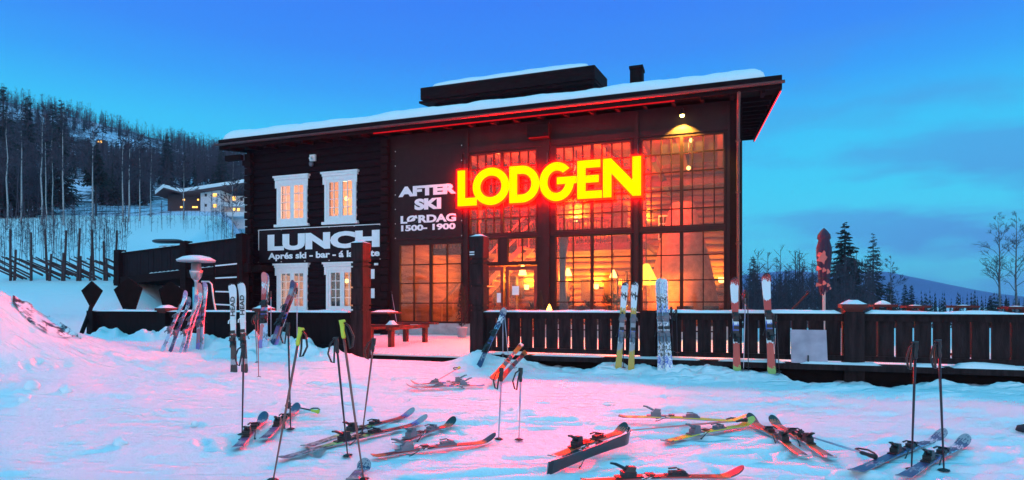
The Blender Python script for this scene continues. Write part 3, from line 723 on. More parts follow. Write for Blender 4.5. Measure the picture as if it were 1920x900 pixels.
m = MB(); m.fbox(3.3, 4.6, -4.2, -3.6, IZ0, 1.25); m.fbox(3.2, 4.7, -4.3, -3.5, 1.25, 1.31); o = m.build('bar_counter', INTDARK); tag(o, 'dark bar counter behind the yellow cone lamp', 'counter')
m = MB()
for s0, s1 in ((4.15, 4.55), (4.75, 5.15)):
    m.fbox(s0, s1, IB+.165, IB+.2, 3.9, 4.9); 
gw = m.build('inner_window', MATS['white_paint'], lodge); m = MB()
for s0, s1 in ((4.15, 4.55), (4.75, 5.15)):
    for a in range(2):
        for b in range(3): m.fbox(s0+.04+a*.17, s0+.19+a*.17, IB+.2, IB+.206, 3.95+b*.31, 4.22+b*.31)
m.build('pane', INTDARK, gw)
# lamps inside
WARM = (1, .23, .014)
def point(loc, e, parent, r=.12, col=WARM):
    d = bpy.data.lights.new('bulb_light', 'POINT'); d.energy = e*2.0; d.color = col; d.shadow_soft_size = r
    o = bpy.data.objects.new('bulb_light', d); C.objects.link(o); o.parent = parent; o.matrix_local = XF[parent.name].inverted() @ Matrix.Translation(loc)
SHY = emitter('lamp_shade_yellow', (1, .70, .05), 2.2); SHW = emitter('lamp_shade_warm', (1, .62, .16), 4)
def cone_lamp(s, t, zb, h, r0, r1, e, label, M=None):
    o = thing('pendant_lamp', label, 'lamp', W(s, t, zb+h), 'lamps inside the lodge')
    m = MB(); m.lathe([(r0, 0), (r0*.97, .03), (r1, h), (r1*.5, h+.03)], W(s, t, zb), 24); m.build('lamp_shade', M or SHY, o, True)
    m = MB(); m.tube([W(s, t, zb+h), W(s, t, min(IZ1, zb+h+3.0))], .012, 5); m.build('cord', BLK, o)
    point(W(s, t, zb-.12), e, o); return o
cone_lamp(sp(1212, -1.1), -1.1, zp(1212, 534, -1.1), zp(1212, 496, -1.1)-zp(1212, 534, -1.1), .42, .10, 230, 'big yellow cone lampshade glowing behind the right hand window')
cone_lamp(sp(980, -1.6), -1.6, zp(980, 516, -1.6), .34, .15, .06, 210, 'bright pendant lamp shining through the glass of the entrance door', SHW)
cone_lamp(sp(1065, -4), -4, 2.35, .28, .16, .06, 200, 'warm pendant lamp behind the left half of the middle window', SHW)
cone_lamp(sp(1150, -5), -5, 2.3, .28, .16, .06, 180, 'warm pendant lamp deep behind the right half of the middle window', SHW)
cone_lamp(-2.9, -4.4, 2.5, .28, .16, .06, 170, 'warm pendant lamp behind the small window by the stairs', SHW)
for s, t, z, e, lb in ((-1.2, -1.9, 6.1, 150, 'ceiling globe lamp behind the first tall window'), (2.3, -2.0, 6.1, 150, 'ceiling globe lamp behind the middle tall window'), (sp(1296, -1.5), -1.5, zp(1296, 263, -1.5), 90, 'upper globe lamp behind the tall window under the spotlight'), (sp(1291, -1.6), -1.6, zp(1291, 315, -1.6), 90, 'lower globe lamp behind the tall window under the spotlight')):
    o = thing('globe_lamp', lb, 'lamp', W(s, t, z), 'lamps inside the lodge')
    m = MB(); m.lathe([(.01, -.07), (.05, -.05), (.07, 0), (.05, .05), (.01, .07)], W(s, t, z), 12); m.build('globe', SHW, o, True)
    m = MB(); m.tube([W(s, t, z+.06), W(s, t, IZ1)], .01, 5); m.build('cord', BLK, o)
    point(W(s, t-.05, z-.1), e, o, .1, (1, .13, .03))
for s, t, z, e, lb in ((-1.5, IB+.35, 2.0, 60, 'added wall lamp at the back behind the stair window'), (-.05, IB+.35, 1.9, 90, 'added wall lamp at the back seen through the entrance door'), (1.6, IB+.35, 2.0, 80, 'added wall lamp at the back behind the left panes of the middle window'), (4.4, IB+.35, 1.75, 90, 'added wall lamp at the back beside the cone lampshade'), (.7, IB+.35, 4.9, 60, 'added upstairs wall lamp behind the first tall window'), (3.6, IB+.35, 4.7, 60, 'added upstairs wall lamp behind the middle tall window'), (6.6, IB+.6, 2.2, 50, 'added wall lamp in the far right corner behind the fireplace')):
    o = thing('added_wall_lamp', lb, 'lamp', W(s, t, z), 'lamps inside the lodge')
    m = MB(); m.lathe([(.05, -.12), (.09, -.10), (.12, .08), (.11, .10)], W(s, t, z), 14); m.build('lamp_shade', SHW, o, True); m = MB(); m.fbox(s-.03, s+.03, IB+.16, t-.08, z-.03, z+.03); m.build('bracket', BLK, o)
    point(W(s, t+.05, z+.22), e*1.5, o, .06, (1, .36, .03))  # these wall lamps are added to throw hot spots on the back wall
m = MB()
for s in (IS0+.9, -.8, 1.9, 4.6): 
    for a, b, z0, z1 in ((s-.07, s+.07, 5.7, 5.9),): m.fbox(a, b, IB, -.3, z0, z1)
m.fbox(IS0, IS1, -3.6, -3.4, 5.5, 5.72); m.fbox(IS0, 4.0, -3.34, -3.26, 3.25, 3.52); m.build('tie_beam', INTDARK, lodge)
# tables and chairs inside
def table(s, t, label):
    o = thing('dining_table', label, 'table', W(s, t, IZ0), 'tables inside the lodge')
    m = MB(); m.fbox(s-.7, s+.7, t-.4, t+.4, IZ0+.72, IZ0+.76); m.build('tabletop', mat('table_wood', (.25, .12, .06), .4, 0, .2), o)
    for a in (-.6, .6):
        for b in (-.32, .32):
            m = MB(); m.fbox(s+a-.03, s+a+.03, t+b-.03, t+b+.03, IZ0, IZ0+.72); m.build('leg', INTDARK, o)
def chair(s, t, sg, label):
    o = thing('dining_chair', label, 'chair', W(s, t, IZ0), 'chairs inside the lodge')
    m = MB(); m.fbox(s-.22, s+.22, t-.22, t+.22, IZ0+.43, IZ0+.48); m.build('seat', INTDARK, o)
    m = MB(); tb = t+sg*.20; m.fbox(s-.22, s+.22, tb-.02, tb+.02, IZ0+.62, IZ0+1.02); m.fbox(s-.2, s-.16, tb-.018, tb+.018, IZ0+.48, IZ0+.62); m.fbox(s+.16, s+.2, tb-.018, tb+.018, IZ0+.48, IZ0+.62); m.build('backrest', INTDARK, o)
    for a in (-.19, .19):
        for b in (-.19, .19):
            m = MB(); m.fbox(s+a-.02, s+a+.02, t+b-.02, t+b+.02, IZ0, IZ0+.43); m.build('leg', INTDARK, o)
for s, t, lb in ((1.9, -1.4, 'middle window, left half'), (3.1, -2.4, 'middle window, right half'), (5.9, -1.2, 'right window by the fireplace')):
    table(s, t, 'dark wooden table behind the '+lb)
    for a, b, sg, w_ in ((-.4, .55, 1, 'near left'), (.4, .55, 1, 'near right'), (-.4, -.6, -1, 'far left'), (.4, -.6, -1, 'far right')): chair(s+a, t+b, sg, '%s dark chair at the table behind the %s' % (w_, lb))
# curtain
cu_ = MB(); s0 = sp(1044); rows = []
for j in range(14):
    z = .4+3.05*j/13; wd = .42-.24*abs(math.sin((z-.4)/3.05*2.6))*.9
    rows.append([W(s0+wd*i/16, -.32+.05*math.sin(i*1.9), z) for i in range(17)])
cu_.grid(rows); cu_.grid([[p-NV*.01 for p in r] for r in rows]); o = cu_.build('curtain', mat('curtain_cloth', (.22, .16, .18), .9, 0, .2), None, True); tag(o, 'tied grey curtain inside the middle window beside the dark pillar', 'curtain')
# rooms behind the white windows
m = MB()
for z0, z1 in ((.3, 3.2), (3.6, 6.9)):
    m.fbox(SL+.25, SM-.1, -4, -3.9, z0, z1); m.fbox(SL+.22, SL+.25, -3.9, -.2, z0, z1); m.fbox(SM-.1, SM-.07, -3.9, -.2, z0, z1); m.fbox(SL+.25, SM-.1, -3.9, -.2, z0-.1, z0); m.fbox(SL+.25, SM-.1, -3.9, -.2, z1, z1+.05)
m.build('inner_room', mat('room_paint', (.6, .45, .38), .7, 0, .1), lodge)
for z, e, lb in ((5.6, 260, 'ceiling lamp in the upstairs room behind the white windows'), (2.2, 110, 'ceiling lamp in the downstairs room behind the white windows')):
    o = thing('globe_lamp', lb, 'lamp', W(-8, -2.2, z), 'lamps inside the lodge'); m = MB(); m.lathe([(.01, -.09), (.08, -.05), (.1, 0), (.08, .05), (.01, .09)], W(-8, -2.2, z), 12); m.build('globe', SHW, o, True); point(W(-8, -2.2, z-.15), e, o, .1, (1, .42, .14))

# ------------------------------------------------------------------ terrace
m = MB(); m.fbox(-9.45, 26, .05, FT-.25, -.05, .08); o = m.build('terrace_floor', DARK); tag(o, kind='structure')
rows = []
for t in np.linspace(.06, FT-.28, 60):
    row = []
    for s in np.linspace(-9.45, 26, 300):
        n = float(fbm(np.array([s*1.1]), np.array([t*1.1]), 4)[0]); row.append(W(s, t, .13+.07*n+.05*max(0, 1-t/.5)))
    rows.append(row)
m = MB(); m.grid(rows[::-1]); m.grid([[p-Vector((0, 0, .06)) for p in rows[-1]], rows[-1]][::-1]); o = m.build('terrace_snow', SNOWP, None, True); tag(o, kind='structure')
m = MB(); m.fbox(-1.0, 1.62, FT-.27, FT-.2, -.3, .09); o = m.build('terrace_step', BLACK); tag(o, kind='structure')

# ------------------------------------------------------------------ fences
def snowcap(m, s0, s1, t0, t1, z, th, amp=.5, n=None):
    n = n or max(6, int((s1-s0)/.06)); rows = []
    for j in range(7):
        q = j/6; row = []
        for i in range(n+1):
            s = s0+(s1-s0)*i/n; e = min(1, min(i, n-i)/2); pr = math.sqrt(max(0, 1-(2*q-1)**2))*e
            nn = float(fbm(np.array([s*1.7+t0]), np.array([q*.8+z*7]), 4)[0]); n2 = float(fbm(np.array([s*6]), np.array([q*2+5]), 2)[0])
            row.append(W(s, t0+(t1-t0)*q+.02*n2, z+max(.004, th*(1+amp*3*nn)+.02*n2)*pr))
        rows.append(row)
    m.grid(rows[::-1])
def fence(name, label, s0, s1, zt, zb, posts, gap, beam, tone=FENCE):
    o = thing(name, label, 'fence', W((s0+s1)/2, FT, 0))
    m = MB(); s = s0+.02; rl = random.Random(int(s0*10)+3)
    while s < s1-.05:
        wd = .235; m.fbox(s, min(s+wd, s1), FT-.02, FT+.006+rl.uniform(0, .01), zb+.09, zt-.095); s += wd+gap
    m.build('boards', tone, o)
    m = MB(); m.fbox(s0, s1, FT+.018, FT+.06, zt-.13, zt-.035); m.fbox(s0, s1, FT-.09, FT+.11, zt-.035, zt); m.build('top_rail', tone, o)
    m = MB(); m.fbox(s0, s1, FT+.018, FT+.06, zb+.04, zb+.13); m.build('bottom_rail', tone, o)
    if beam:
        m = MB(); m.fbox(s0, s1, FT+.02, FT+.30, zb-.10, zb+.0); bo = m.build('ground_beam', tone, o)
        m = MB(); m.fbox(s0, s1, FT-.2, FT+.05, zb-.6, zb-.103); m.build('skirt_fill', BLACK, o)  # black fill stands in for the shade of the void under the beam
        m = MB(); s = s0+.1; rl = random.Random(9)
        while s < s1:
            l = rl.uniform(.3, 1.6); snowcap(m, s, min(s+l, s1), FT+.05, FT+.31, zb-.002, rl.uniform(.03, .075)); s += l+rl.uniform(.05, .5)
        m.build('beam_snow', SNOWP, o, True)
    else:
        m = MB(); m.fbox(s0, s1, FT-.03, FT+.02, zb-.4, zb+.09); m.build('skirt_fill', tone, o)
    edges = [s0]
    for ps, pw, ph, cap in posts:
        m = MB(); m.fbox(ps-pw/2, ps+pw/2, FT-.15, FT+.15, zb-.4, ph); p = m.build('post', tone, o)
        if cap:
            m = MB()
            for k, (ex, z0, z1) in enumerate(((-.02, 0, .03), (.01, .03, .06), (.045, .06, .13))):
                m.fbox(ps-pw/2-ex, ps+pw/2+ex, FT-.15-ex, FT+.15+ex, ph+z0, ph+z1)
            m.build('post_cap', REDWOOD, p); m = MB(); snowcap(m, ps-pw/2-.045, ps+pw/2+.045, FT-.2, FT+.2, ph+.127, .08, .1); m.build('cap_snow', SNOWP, p, True)
        edges += [ps-pw/2, ps+pw/2]
    edges.append(s1)
    m = MB()
    for k in range(0, len(edges), 2):
        if edges[k+1]-edges[k] > .2: snowcap(m, edges[k]+.01, edges[k+1]-.01, FT-.12, FT+.13, zt-.003, .046)
    m.build('rail_snow', SNOWP, o, True); return o
fence('board_fence', 'dark slatted fence with lit gaps right of the entrance', sp(908, FT), 15.5, 1.09, .24,
      [(sp(1216, FT), .28, 1.13, False), (sp(1599, FT), .30, 1.12, True), (12.6, .3, 1.12, True)], .028, True)
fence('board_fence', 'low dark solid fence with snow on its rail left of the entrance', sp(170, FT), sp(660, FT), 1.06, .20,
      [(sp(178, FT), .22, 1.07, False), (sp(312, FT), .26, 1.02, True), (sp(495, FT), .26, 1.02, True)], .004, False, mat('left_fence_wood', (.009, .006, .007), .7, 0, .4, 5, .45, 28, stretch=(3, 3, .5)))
for px0, px1, ptop, lb in ((658, 680.5, 455, 'tall carved dark gate post left of the entrance, its side lit red'), (881, 906, 443, 'tall carved gate post right of the entrance with small white tag')):
    a, b = sp(px0, FT+.15), sp(px1, FT+.15); zt = zp(px0, ptop, FT+.15); cs = (a+b)/2
    o = thing('gate_post', lb, 'gate post', W(cs, FT, 0), 'gate posts of the entrance')
    m = MB(); z = -.35; cuts = [1.12, 1.22, 1.62, 2.08, 2.18]
    prev = -.35
    for c_ in cuts:
        m.fbox(a, b, FT-.17, FT+.15, prev, c_-.018); m.fbox(a+.03, b-.03, FT-.14, FT+.12, c_-.018, c_+.018); prev = c_+.018
    m.fbox(a, b, FT-.17, FT+.15, prev, zt); m.build('shaft', FENCE, o)
    m = MB(); snowcap(m, a-.01, b+.01, FT-.18, FT+.16, zt-.003, .05, .2); m.build('cap_snow', SNOWP, o, True)
    if px0 > 800:
        m = MB()
        for z in (2.26, 2.31): m.fbox(a-.004, a+.10, FT+.151, FT+.158, z, z+.022)
        m.build('tag', PAPER, o)
# leaning grey board at the right fence
s0, s1 = sp(1483, FT+.2), sp(1551, FT+.2); o = thing('leaning_board', 'square pale grey board leaning against the right fence', 'board', W((s0+s1)/2, FT+.25, .25))
m = MB(); c = [W(s0, FT+.26, .245), W(s1, FT+.26, .245), W(s1, FT+.235, .245), W(s0, FT+.235, .245)]; m.hexa(c+[p-NV*.15+Vector((0, 0, .56)) for p in c])
m.build('panel', mat('grey_panel', (.45, .36, .42), .7, 0, .25, 4), o); m = MB(); sm = (s0+s1)/2-.02; m.fbox(sm-.012, sm+.012, FT+.262, FT+.27, .25, .38); m.build('peg', BLK, o)

# ------------------------------------------------------------------ terrace objects
# picnic table by the left gate post
bt = 5.2; a, b = sp(668, bt), sp(748, bt)
o = thing('picnic_table', 'red brown picnic table with snow behind the left gate post', 'picnic table', W((a+b)/2, bt-.5, .15))
zt = zp(720, 609, bt)
for q in (0, 2.0):
    m = MB()
    for k in range(2): m.fbox(a, b, bt-q-.17*k-.15, bt-q-.17*k, zt-.05, zt)
    m.build('bench_seat', REDWOOD, o)
zt2 = zt+.32; b2 = sp(726, bt-.6); m = MB()
for k in range(4): m.fbox(a, b2, bt-.62-.2*k-.18, bt-.62-.2*k, zt2-.05, zt2)
m.build('tabletop', REDWOOD, o)
for q in (a+.3, b-.35):
    m = MB(); m.fbox(q-.05, q+.05, bt-2.3, bt-.02, zt-.15, zt-.051); m.fbox(q-.05, q+.05, bt-.30, bt-.12, .10, zt-.151); m.fbox(q-.05, q+.05, bt-2.2, bt-2.02, .10, zt-.151); m.build('leg', REDWOOD, o)
m = MB(); snowcap(m, b-.42, b-.18, bt-.28, bt-.02, zt-.003, .12, .1); snowcap(m, a, b2-.05, bt-1.35, bt-.65, zt2-.003, .07, .3); m.build('snow', SNOWP, o, True)
# potted conifers beside the windows
def potted(px, ytop, ybase, t, label):
    s = sp(px, t); zb = .16; zt = zp(px, ytop, t); c = W(s, t, zb); hgt_ = zt-zb
    o = thing('potted_conifer', label, 'potted plant', c, 'potted conifers on the terrace')
    m = MB(); m.lathe([(.13, 0), (.17, .3), (.185, .3), (.185, .34), (.15, .34)], c, 16); m.build('pot', mat('pot_glaze', (.45, .42, .46), .5, 0, .15), o, True)
    m = MB(); m.tube([c+Vector((0, 0, .3)), c+Vector((0, 0, hgt_*.9))], .02, 5); m.build('stem', BARK, o)
    m = MB(); rl = random.Random(px)
    for k in range(900):
        q = rl.random()**.8; z = .36+q*(hgt_-.36); r = .24*(1-q)**.75*(.5+.5*rl.random())*min(1, (q+.06)*5)+.012; an = rl.uniform(0, 6.28)
        p = c+Vector((r*math.cos(an), r*math.sin(an), z)); d = Vector((math.cos(an)*.5, math.sin(an)*.5, 1)).normalized()*rl.uniform(.05, .11); sd_ = Vector((-math.sin(an), math.cos(an), 0))*.014
        m.add([p-sd_, p+sd_, p+d], [(0, 1, 2)])
    m.build('foliage', NEEDLE, o)
potted(866, 535, 632, .9, 'dark slim potted conifer left of the right gate post'); potted(1012, 548, 620, .8, 'dark bushy potted conifer right of the entrance door')
# torch lantern glowing in front of the pillar
c = W(sp(1030, 5.8), 5.8, .15); o = thing('torch_lantern', 'small burning outdoor candle on the terrace before the dark pillar', 'lantern', c)
zt = zp(1030, 584, 5.8)-.15
m = MB(); m.lathe([(.05, 0), (.06, .02), (.03, .05), (.03, zt-.14), (.10, zt-.10), (.11, zt-.03)], c, 14); m.build('stand', BLK, o, True)
m = MB(); m.lathe([(.02, zt-.03), (.055, zt), (.06, zt+.05), (.03, zt+.12), (.004, zt+.17)], c, 12); m.build('flame', emitter('flame', (1, .42, .06), 9), o, True); point(c+Vector((0, 0, zt+.12)), 14, o, .05, (1, .3, .04))
# patio heater
c = P(368, 580, 16.4); c.z = .12; o = thing('patio_heater', 'steel patio heater with snow covered hat behind the left fence', 'patio heater', c)
k_ = 16.4/F; zhat = CAMZ+(HY-491)*k_
m = MB(); m.lathe([(.26, 0), (.26, .7), (.2, .75), (.045, .78), (.045, zhat-.55-.12), (.07, zhat-.5-.12)], c, 18); m.build('body', STEEL, o, True)
m = MB(); m.lathe([(.07, zhat-.62), (.12, zhat-.56), (.16, zhat-.42), (.17, zhat-.36), (.13, zhat-.34), (.12, zhat-.16)], c, 18); m.build('burner', mat('burner_steel', (.62, .50, .48), .3, .8, .1), o, True)
m = MB(); m.lathe([(.12, zhat-.14), (.47, zhat-.12), (.48, zhat-.10), (.1, zhat-.02)], c, 28); m.build('hat', STEEL, o, True)
m = MB(); m.lathe([(.475, zhat-.098), (.49, zhat-.07), (.34, zhat+.015), (.16, zhat+.055), (.02, zhat+.065)], c, 28); m.build('hat_snow', SNOWP, o, True)
# closed parasol
pd = 14.5; c = P(1545, 575, pd); c.z = .1; k_ = pd/F; Zp = lambda y: CAMZ+(HY-y)*k_-.1
o = thing('closed_parasol', 'closed dark parasol with red lettering standing behind the right fence', 'parasol', c)
m = MB(); m.tube([c, c+Vector((0, 0, Zp(430)))], .035, 10); m.build('pole', mat('parasol_pole', (.55, .40, .38), .5, 0, .1), o, True)
m = MB(); prof = [(548, .10), (538, .155), (520, .17), (500, .19), (480, .225), (465, .225), (450, .185), (447, .235), (440, .215), (432, .10), (428, .02)]; rows = []
for y, r in prof:
    row = []
    for j in range(33):
        q = 2*math.pi*j/32; rr = .64*r*(1+.20*math.sin(q*8+y*.05)*(0.3 if y < 452 else 1)); row.append(c+Vector((rr*math.cos(q)*1.0, rr*math.sin(q), Zp(y)+(.08*math.sin(q*4+1) if y == 548 else 0))))
    rows.append(row)
m.grid(rows); m.build('canopy', mat('parasol_cloth', (.035, .02, .05), .8, 0, .3, 3), o, True)
m = MB(); m.tube([c+Vector((.128*math.cos(q), .128*math.sin(q), Zp(522))) for q in np.linspace(0, 6.28, 20)], .012, 5); m.build('tie', BLK, o)
PRED = mat('parasol_print', (.75, .16, .13), .7, 0, .1)
m = MB(); rl = random.Random(4)
def printmark(px, y, w_, h_, sh):
    n = 14; pts = []
    for j in range(n):
        q = 2*math.pi*j/n; rad = 1+.28*math.cos(q*sh+.5); x = (px-1545)/F*pd+w_*math.cos(q)*rad*k_
        z = Zp(y)+h_*math.sin(q)*rad*k_; r = .66*(.27 if y < 520 else .24)
        pts.append(c+Vector((x, -math.sqrt(max(.0004, r*r-x*x)), z)))
    m.add(pts, [tuple(range(n))]); 
printmark(1537, 483, 6, 11, 5); 
for px, y, w_, h_ in ((1532, 504, 3, 4), (1539, 507, 3, 4), (1546, 510, 3.4, 4.4), (1532, 534, 3.6, 3.6), (1540, 531, 3, 4), (1547, 535, 3.4, 3.4), (1552, 541, 3, 2.4)): printmark(px, y, w_, h_, 3)
m.build('print', PRED, o)
# snow covered table tops and a leaning red pole on the right part of the terrace
for i, (px, y, d, lb) in enumerate(((1655, 571, 12.5, 'red brown table with a heap of snow, right of the capped fence post'), (1716, 573, 12.6, 'second red brown table behind the right fence, counted from the capped post'), (1805, 573, 12.8, 'third red brown table behind the right fence, counted from the capped post'), (1905, 575, 12.0, 'last red brown table behind the right fence at the photo edge'))):
    c = P(px, y, d); zt = c.z; c.z = .12; o = thing('terrace_table', lb, 'table', c, 'tables behind the right fence')
    m = MB(); T = Matrix.Translation(c) @ Matrix.Rotation(R(-19), 4, 'Z'); wd = .22
    for k in range(5): m.box(-wd, wd, -.25+.105*k, -.25+.105*k+.095, zt-.17, zt-.12, 0, T)
    m.build('tabletop', REDWOOD, o)
    for q in (-wd+.1, wd-.1):
        m = MB(); m.box(q-.04, q+.04, -.24, .24, 0, .06, 0, T); m.box(q-.04, q+.04, -.05, .05, .06, zt-.173, 0, T); m.build('leg', REDWOOD, o)
    m = MB(); m.lathe([(wd*.7, zt-.122), (wd*.62, zt-.09), (wd*.3, zt-.05), (.01, zt-.03)] if i == 0 else [(wd*.6, zt-.122), (wd*.4, zt-.11), (.01, zt-.10)], c, 14); m.build('snow', SNOWP, o, True)
o = thing('leaning_pole', 'thin red pole slanting above the snowy rail left of the parasol', 'pole', P(1488, 575, 11.4)); m = MB(); m.tube([P(1480, 586, 11.4), P(1515, 550, 11.6)], .018, 6); m.build('rod', REDWOOD, o); m = MB(); m.lathe([(.02, 0), (.03, .02), (.02, .05)], P(1515, 550, 11.6), 8); m.build('end_cap', BLK, o)

# ------------------------------------------------------------------ raised walkway left of the lodge
wk = thing('raised_walkway', 'raised timber walkway with tall board parapet left of the lodge', 'walkway', P(350, 560, 21))
A_, B_ = P(222, 475, 25.5), P(470, 443, 22.5); dr = Vector((B_.x-A_.x, B_.y-A_.y, 0)); ln = dr.length; dr.normalize(); nr = Vector((dr.y, -dr.x, 0))
def wkbox(m, q0, q1, n0, n1, za, zb, mi=0):   # along, out, heights as functions
    c = [A_+dr*q0+nr*n1, A_+dr*q1+nr*n1, A_+dr*q1+nr*n0, A_+dr*q0+nr*n0]
    def sz(p, f, q): return Vector((p.x, p.y, f(q)))
    qs = (q0, q1, q1, q0)
    m.hexa([sz(p, za, q) for p, q in zip(c, qs)]+[sz(p, zb, q) for p, q in zip(c, qs)], mi)
ztop = lambda q: A_.z+(B_.z-A_.z)*q/ln
m = MB(); q = 0.1
rl = random.Random(1)
while q < ln-.1:
    wkbox(m, q, q+.15, -.02, .012+rl.uniform(0, .012), lambda e: ztop(e)-1.0, lambda e: ztop(e)-.06); q += .165
m.build('parapet', mat('walkway_wood', (.009, .006, .009), .7, 0, .35, 4), wk)
m = MB(); wkbox(m, 0, ln, -.08, .08, lambda e: ztop(e)-.06, lambda e: ztop(e)); wkbox(m, 0, ln, .0, .14, lambda e: ztop(e)-1.35, lambda e: ztop(e)-1.02); m.build('rail', DARK, wk)
for q in (.15, ln*.55, ln*.95):
    m = MB(); wkbox(m, q-.16, q+.16, -.12, .2, lambda e: -.2, lambda e: ztop(e)+.12); m.build('post', DARK, wk)
m = MB(); wkbox(m, -.5, ln+.4, -4.5, -.1, lambda e: ztop(e)-1.3, lambda e: ztop(e)-1.1); m.build('deck', BLACK, wk)
m = MB(); wkbox(m, 1.5, ln+.6, -4.6, -4.4, lambda e: -.3, lambda e: ztop(e)-1.3); m.build('back_wall', BLACK, wk)
m = MB(); wkbox(m, ln*.62, ln*.95, -.06, .04, lambda e: .2, lambda e: ztop(e)-1.36); m.build('lower_boarding', DARK, wk)
m = MB()
for q0, q1 in ((0.2, ln*.53), (ln*.57, ln*.93)):
    rows = []
    for j in range(5):
        rows.append([A_+dr*(q0+(q1-q0)*i/30)+nr*(-.08+.16*j/4)+Vector((0, 0, ztop(q0+(q1-q0)*i/30)-A_.z+.045*math.sin(math.pi*j/4)*(.6+.5*math.sin(i*1.7)))) for i in range(31)])
    m.grid(rows[::-1])
for q0, q1 in ((ln*.28, ln*.5), (ln*.62, ln*.92)):
    rows = []
    for j in range(4):
        rows.append([A_+dr*(q0+(q1-q0)*i/20)+nr*(.0+.14*j/3)+Vector((0, 0, ztop(q0+(q1-q0)*i/20)-A_.z-1.02+.05*math.sin(math.pi*j/3)*(.6+.5*math.sin(i*2.1)))) for i in range(21)])
    m.grid(rows[::-1])
m.build('snow', SNOWP, wk, True)
# snowy ladder rack beside the heater
la = thing('ladder_rack', 'dark rack with snowy rungs against the walkway next to the log corner', 'rack', P(422, 560, 20))
m = MB(); d = 19.5
for px in (402, 446): m.tube([P(px, 583, d), P(px, 495, d)], .035, 6)
m.build('frame', DARK, la)
for y0, y1 in ((501, 497), (524, 522), (549, 550), (573, 575)):
    m = MB(); m.tube([P(402, y0, d), P(446, y1, d)], .03, 6); ru = m.build('rung', DARK, la); m = MB(); m.tube([P(404, y0-2.2, d), P(444, y1-2.2, d)], .027, 6); m.build('snow', SNOWP, ru)
# bent steel tube by the heater
o = thing('steel_hoop', 'bent steel tube hoop right of the patio heater', 'hoop', P(390, 575, 15.8)); m = MB(); m.tube([P(378, 528, 15.8), P(392, 528, 15.8), P(397, 533, 15.8), P(401, 565, 15.8), P(406, 590, 15.8)], .022, 6); m.build('tube', mat('pale_steel', (.6, .6, .62), .4, .5, .1), o); m = MB(); m.lathe([(.04, 0), (.05, .03), (.03, .06)], P(406, 592, 15.8), 10); m.build('foot', BLK, o)
# kite shaped boards
for i, (pts, d, lb) in enumerate((
        ([(171, 527), (191, 545), (171, 580), (152, 545)], 16.6, 'black kite shaped board at the far left end of the low fence'),
        ([(240, 520), (266, 540), (253, 580), (231, 581), (213, 543)], 17.0, 'larger black kite shaped board behind the low fence, second from its left end'),
        ([(318, 528), (346, 545), (330, 580), (306, 580), (297, 543)], 17.4, 'black kite shaped board in the dark below the walkway'))):
    o = thing('kite_board', lb, 'board', P(pts[2][0], 582, d), 'kite shaped boards behind the low fence')
    m = MB(); n = len(pts); f = [P(x, y, d) for x, y in pts]; bk = [p+Vector((0, .05, 0)) for p in f]
    m.add(f+bk, [tuple(range(n)), tuple(range(2*n-1, n-1, -1))]+[(k, (k+1) % n, n+(k+1) % n, n+k) for k in range(n)]); m.build('panel', BLACK, o)
    m = MB()
    if i == 0: m.tube([P(172, 572, d), P(168, 585, d-.3), P(150, 633, d-1.2)], .05, 6)
    else: m.tube([P(pts[2][0]-8, 560, d+.1), P(pts[2][0]-8, 640, d+.1)], .04, 6)
    m.build('pole', BLACK, o)
# dark sheet lying on the snow bank at far left
m = MB(); rows = []
for j in range(14):
    row = []
    for i in range(44):
        u, v = i/43, j/13
        px = 24+u*128; py = 562+u*76+ (v-.1)*(30*math.sin(math.pi*min(1, u*1.05+.05))**.7)
        p = G(px, py); n = float(fbm(np.array([u*9]), np.array([v*4]), 4)[0]); row.append(p+Vector((0, 0, .02+.10*n+(.06 if j == 0 else 0))))
    rows.append(row)
m.grid(rows)
tm = bpy.data.materials.new('tarp_with_snow'); tm.use_nodes = True; t_ = tm.node_tree; b_ = t_.nodes['Principled BSDF']
tc_ = N(t_, 'ShaderNodeTexCoord'); n_ = N(t_, 'ShaderNodeTexNoise'); n_.inputs['Scale'].default_value = 2.2; n_.inputs['Detail'].default_value = 8; n_.inputs['Roughness'].default_value = .65
t_.links.new(tc_.outputs['Object'], n_.inputs['Vector']); r_ = ramp(t_, [(.44, (.03, .02, .04)), (.50, (.86, .87, .9))]); t_.links.new(n_.outputs[0], r_.inputs[0]); t_.links.new(r_.outputs[0], b_.inputs['Base Color'])
o = m.build('tarpaulin', tm, None, True); tag(o, 'dark tarpaulin half buried in the snow bank at far left', 'tarpaulin')
# car with roof box behind the walkway
d = 33; cc = P(318, 470, d); o = thing('parked_car', 'snow dusted dark car with a roof box behind the walkway', 'car', cc)
k_ = d/F
m = MB(); prof = [(262, 500), (262, 478), (285, 474), (300, 461), (345, 458), (362, 474), (372, 480), (372, 500)]
f = [P(x, y, d) for x, y in prof]; bk = [p+Vector((0, 1.7, 0)) for p in f]; n = len(f)
m.add(f+bk, [tuple(range(n)), tuple(range(2*n-1, n-1, -1))]+[(k, n+k, n+(k+1) % n, (k+1) % n) for k in range(n)]); m.build('body', mat('car_paint', (.25, .27, .32), .3, .3, .1), o)
m = MB(); f = [P(x, y, d-.01) for x, y in ((290, 472), (303, 463), (343, 460), (354, 472))]; m.add(f, [(0, 1, 2, 3)]); m.build('side_window', BLK, o)
m = MB(); rows = []
for i in range(13):
    u = -1+2*i/12; r = math.sqrt(max(0, 1-u**4)); rows.append([P(315, 452.5, d+.85)+Vector((u*30*k_, .4*r*math.cos(q), (4.5*k_*r*math.sin(q)))) for q in np.linspace(0, 6.283, 13)])
m.grid(rows); m.build('roof_box', mat('roof_box_black', (.03, .03, .04), .35, 0, .1), o, True)
for x in (282, 352):
    m = MB(); m.tube([P(x, 498, d-.05), P(x, 498, d+.2)], 9*k_, 16); m.build('wheel', BLK, o)

